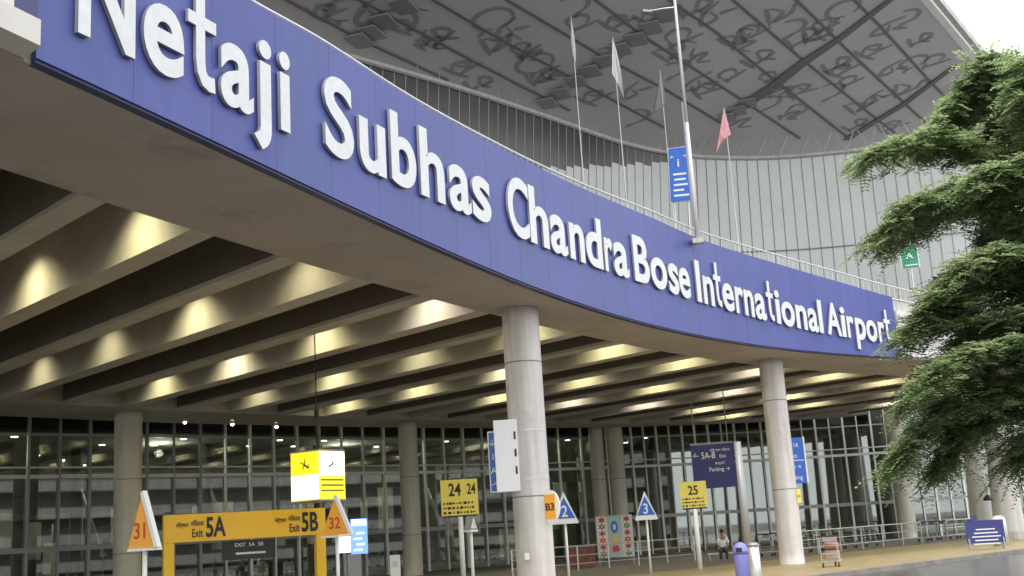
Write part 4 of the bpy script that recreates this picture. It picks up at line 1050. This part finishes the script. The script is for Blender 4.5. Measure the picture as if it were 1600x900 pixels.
# ------------------------------------------------------------------ on the deck: lamp mast, flags, signs
def deckpt(x, y, z, D): p = atd(x, y, D); p.z = z; return p
p = atd(1091, 378, 37.6); mast = thing('lamp_mast', 'tall slender pale lighting mast rising from the top of the blue sign', 'lamp post', p)
MB().tube((0, 0, -.1), (0, 0, 4.2), .085, .065, k=14).tube((0, 0, 4.2), (0, 0, 10.5), .06, .045, k=14).build('pole', M['whitepaint'], mast, smooth=True)
MB().box((0, 0, .02), (.36, .36, .16), face_cam(p)).build('base_plate', M['parapet'], mast)
ar = atd(1010, 18, 37.6) - p; ar0 = atd(1058, 11, 37.6) - p
MB().path([ar0, ar0.lerp(ar, .5) + Vector((0, 0, .02)), ar], .025, 8).build('arm', M['steel'], mast)
MB().box(tuple(ar), (.34, .16, .09), .3).build('lamp_head', M['greysteel'], mast)
p2 = atd(1086, 372, 39); pp = thing('slim_pole', 'thin blue grey pole standing close behind the lighting mast', 'pole', (p2.x, p2.y, 9.6))
top2 = atd(1070, 160, 39)
MB().tube((0, 0, 0), (0, 0, top2.z - 9.6), .045, .03, k=8).build('shaft', mat('bluegrey', (.3, .3, .42), .5), pp); MB().box((0, 0, .03), (.2, .2, .06)).build('foot', M['greysteel'], pp)

def flag(px, ytop, ybase, D, pts, m, label, lean=0):
    """pts: outline of the cloth as pixel offsets from the pole top"""
    pt = atd(px, ytop, D); pb = pt.copy(); pb.z = 9.6
    th = thing('flag', label, 'flag', pb, 0, 'slim flags standing on the deck')
    hh = pt.z - 9.6; k = D / 1831
    MB().tube((lean * hh, 0, 0), (0, 0, hh), .035, .015, k=8).build('pole', M['steel'], th)
    rr_ = math.atan2(pt.y, pt.x) - math.pi / 2
    q = MB(); n = len(pts); ux = Vector((math.cos(rr_), math.sin(rr_), 0))
    # soft folds: two-sided cloth with small depth waves
    fr_, bk_ = [], []
    for i, (a, b) in enumerate(pts):
        base = ux * (a * k) + Vector((0, 0, hh - b * k)); wv = .05 * math.sin(i * 1.7)
        dn = Vector((-ux.y, ux.x, 0)); fr_.append(base + dn * (wv - .008)); bk_.append(base + dn * (wv + .008))
    q.add(fr_ + bk_, [tuple(range(n)), tuple(reversed(range(n, 2 * n)))] + [(i, n + i, n + (i + 1) % n, (i + 1) % n) for i in range(n)])
    q.build('cloth', m, th)
flag(892, 26, 255, 44, [(0, 2), (3, 30), (4, 62), (2, 88), (-2, 70), (-3, 40)], M['cloth'], 'grey limp flag on a thin pole, leftmost above the sign')
flag(957, 58, 255, 44, [(0, 0), (5, 25), (9, 60), (10, 95), (11, 115), (4, 88), (-6, 66), (-3, 30)], M['cloth'], 'white tapering flag on a thin pole, second from the left')
flag(1031, 110, 240, 47, [(0, 4), (5, 40), (2, 64), (-14, 72), (-20, 80), (-12, 50), (-5, 30)], mat('duskcloth', (.2, .2, .21), .9), 'dark grey ragged flag left of the lighting mast')
flag(1131, 168, 245, 47, [(0, 0), (4, 26), (7, 48), (-4, 54), (-12, 62), (-20, 76), (-11, 44)], M['pink'], 'pink triangular flag right of the lighting mast')

def stand_sign(x0, x1, y0, y1, D, m, label, rz=0, tilt=0, white_lines=5, legs=2):
    xc = (x0 + x1) / 2; pc = atd(xc, (y0 + y1) / 2, D); zt, zb = zof(xc, y0, D), zof(xc, y1, D); wd = pxw(x1 - x0, D)
    th = thing('deck_sign', label, 'sign', (pc.x, pc.y, 9.6), face_cam(pc) + rz, None)
    MB().box((0, 0, (zt + zb) / 2 - 9.6), (wd, .06, zt - zb)).build('face', m, th)
    MB().box((0, .035, (zt + zb) / 2 - 9.6), (wd + .06, .04, zt - zb + .06)).build('border', M['white'], th)
    for s in ((-1, 1) if legs == 2 else (0,)): MB().tube((s * wd * .35, .09, 0), (s * wd * .35, .09, zt - 9.6), .03, k=8).build('post', M['steel'], th)
    h = zt - zb
    q = MB(); rr = random.Random(2)
    for k in range(white_lines): q.box((rr.uniform(-.05, .05), -.033, zb - 9.6 + h * (.1 + .1 * k)), (wd * rr.uniform(.5, .75), .006, h * .035))
    q.build('small_print', M['white'], th)
    return th, zt - 9.6, h, wd
th, zt, h, wd = stand_sign(1037, 1070, 232, 315, 40, M['signblue'], 'blue road sign with white pictogram on two posts left of the mast', -.15)
th.rotation_euler[1] = R(2.5)
text(th, 'i', -.02, zt - h * .36, .42, M['white'], -.04, .02); text(th, '← ', -.2, zt - h * .2, .2, M['white'], -.04, 0); text(th, '→', .22, zt - h * .2, .2, M['white'], -.04, 0)
th, zt, h, wd = stand_sign(1409, 1433, 383, 418, 50, M['green'], 'small green road sign on one post in front of the glass facade', 0, 0, 1, 1)
text(th, 'A', 0, zt - h * .62, .4, M['white'], -.04, .0)

# ------------------------------------------------------------------ tree at right
tree = thing('feathery_tree', 'tall tree with feathery layered green branches at the right edge', 'tree', (9.6, 13.2, -.15))
TR = tree.location.copy()
trunk_top = Vector((8.8, 13.2, 7.6))
q = MB().path([TR, TR + Vector((-.1, .05, 2)), TR + Vector((-.35, .1, 4)), TR + Vector((-.6, 0, 6)), trunk_top, trunk_top + Vector((-.5, .3, 2.6))], [.34, .28, .25, .2, .15, .05], 12)
q.v = [(a - TR.x, b - TR.y, c - TR.z) for a, b, c in q.v]; q.build('trunk', M['bark'], tree, smooth=True)
boughs = [  # image points the bough passes through, with distance
    ([(1690, 620), (1600, 610), (1520, 625), (1450, 665), (1415, 712)], 15.2, 1.0),
    ([(1690, 640), (1610, 600), (1540, 590), (1480, 580), (1435, 620)], 16.4, 1.0),
    ([(1690, 560), (1600, 520), (1530, 500), (1490, 480), (1445, 510)], 15.0, 1.0),
    ([(1690, 520), (1600, 450), (1530, 440), (1495, 465), (1455, 495)], 16.8, .9),
    ([(1690, 430), (1600, 370), (1530, 315), (1455, 318), (1385, 366)], 15.4, .8),
    ([(1690, 400), (1600, 340), (1520, 320), (1475, 330), (1420, 368)], 16.8, .8),
    ([(1680, 330), (1600, 270), (1520, 235), (1445, 225), (1365, 250)], 15.8, .6),
    ([(1680, 280), (1620, 200), (1560, 165), (1500, 180), (1450, 225)], 16.8, .8),
    ([(1680, 240), (1630, 160), (1590, 125), (1540, 130), (1500, 170)], 15.8, .8),
    ([(1690, 660), (1620, 640), (1560, 655), (1510, 685), (1485, 718)], 15.8, .9),
    ([(1690, 600), (1620, 560), (1570, 545), (1520, 560), (1480, 590)], 14.4, .9),
    ([(1700, 500), (1640, 420), (1590, 400), (1550, 410), (1500, 440)], 14.6, .8),
    ([(1700, 700), (1650, 680), (1605, 690), (1590, 715)], 17.5, .4),
    ([(1700, 240), (1680, 160), (1650, 110), (1620, 130)], 14.8, .8),
    ([(1690, 330), (1640, 290), (1590, 270), (1545, 285)], 14.6, .8),
    ([(1690, 450), (1640, 430), (1590, 420), (1530, 430)], 16.2, .9),
    ([(1700, 380), (1650, 350), (1600, 350), (1560, 375)], 17.4, .8),
    ([(1690, 560), (1630, 520), (1570, 510), (1510, 535)], 17.2, .9),
    ([(1690, 250), (1650, 210), (1600, 200), (1540, 225)], 17.4, .7),
    ([(1690, 600), (1640, 600), (1580, 620), (1510, 660)], 17.0, .9),
    ([(1720, 640), (1760, 500), (1850, 450), (1950, 470)], 15.0, 1.0),
    ([(1720, 500), (1780, 330), (1880, 280), (1960, 330)], 15.5, 1.0),
    ([(1700, 350), (1750, 150), (1830, 60), (1900, 60)], 15.5, 1.0),
    ([(1700, 300), (1700, 60), (1690, -60)], 15.5, 1.0),
]
rg = random.Random(11)
LV, LF = [], []
def leaflet(c, d, w_, nrm, ln, wd):
    k = len(LV); s = d.cross(nrm).normalized() * (wd / 2)
    LV.extend([tuple(c), tuple(c + d * ln * .5 + s), tuple(c + d * ln), tuple(c + d * ln * .5 - s)]); LF.append((k, k + 1, k + 2, k + 3))
def frond(p, d, ln):
    nrm = Vector((rg.uniform(-.3, .3), rg.uniform(-.3, .3), 1)).normalized()
    side = d.cross(nrm).normalized(); n_ = 7
    for i in range(n_):
        u = (i + .7) / n_; c = p + d * ln * u + Vector((0, 0, -.22 * ln * u * u)); L = .085 * (1.15 - abs(u - .45)) * rg.uniform(.65, 1.3)
        for s in (-1, 1):
            dd = (side * s + d * .55 + Vector((0, 0, rg.uniform(-.3, .15)))).normalized(); leaflet(c, dd, 0, nrm, L, .036)
for bi_, (pts, D, dens) in enumerate(boughs):
    P = []
    n_ = len(pts)
    for i, (x, y) in enumerate(pts):
        P.append(atd(x, y, D + (15.6 - D) * max(0, 1 - i / 1.5)))
    start = trunk_top.copy(); start.z = min(max(P[0].z - .6, 3.5), 7.6)
    f_ = (start.z + .15) / 7.75; ax = TR.lerp(trunk_top, f_)
    P = [Vector((ax.x, ax.y, start.z))] + P
    # smooth
    S = []
    for i in range(len(P) - 1):
        a, b, c, d = P[max(i - 1, 0)], P[i], P[i + 1], P[min(i + 2, len(P) - 1)]
        for s_ in range(6):
            u = s_ / 6; S.append(.5 * ((2 * b) + (c - a) * u + (2 * a - 5 * b + 4 * c - d) * u * u + (-a + 3 * b - 3 * c + d) * u**3))
    S.append(P[-1])
    q = MB().path([s - TR for s in S], [.075 * (1 - i / len(S)) + .008 for i in range(len(S))], 7)
    q.build('limb', M['bark'], tree, smooth=True)
    tw = MB()
    nt_ = int(135 * dens)
    for k in range(nt_):
        u = .18 + .82 * ((k + rg.random()) / nt_) ** .92; fi = u * (len(S) - 1); i = min(int(fi), len(S) - 2)
        p = S[i].lerp(S[i + 1], fi - i); d = (S[i + 1] - S[i]).normalized()
        an = rg.choice((-1, 1)) * rg.uniform(25, 80)
        dh = Vector((d.x, d.y, d.z * .4)); dh.rotate(Matrix.Rotation(R(an), 3, 'Z')); dh.normalize()
        ln = rg.uniform(.4, 1.0) * (1.1 - .55 * u)
        mid = p + dh * ln * .5 + Vector((0, 0, rg.uniform(0, .12))); end = p + dh * ln + Vector((0, 0, rg.uniform(-.22, .05)))
        tw.path([p - TR, mid - TR, end - TR], [.011, .008, .004], 4)
        nf = int(6 + ln * 9)
        for j in range(nf):
            v_ = (j + .5) / nf; c = (p.lerp(mid, v_ * 2) if v_ < .5 else mid.lerp(end, v_ * 2 - 1))
            fd = dh.copy(); fd.rotate(Matrix.Rotation(R(rg.choice((-1, 1)) * rg.uniform(20, 75)), 3, 'Z')); fd = (fd + Vector((0, 0, rg.uniform(-.4, .3)))).normalized()
            frond(c - TR, fd, rg.uniform(.16, .40))
    tw.build('twigs', M['bark'], tree)
me = bpy.data.meshes.new('crown'); me.from_pydata(LV, [], LF); me.update(); me.materials.append(M['leaf'])
cr_ = bpy.data.objects.new('crown', me); col.objects.link(cr_); cr_.parent = tree
print('leaflets', len(LF), 'objects', len(bpy.data.objects))
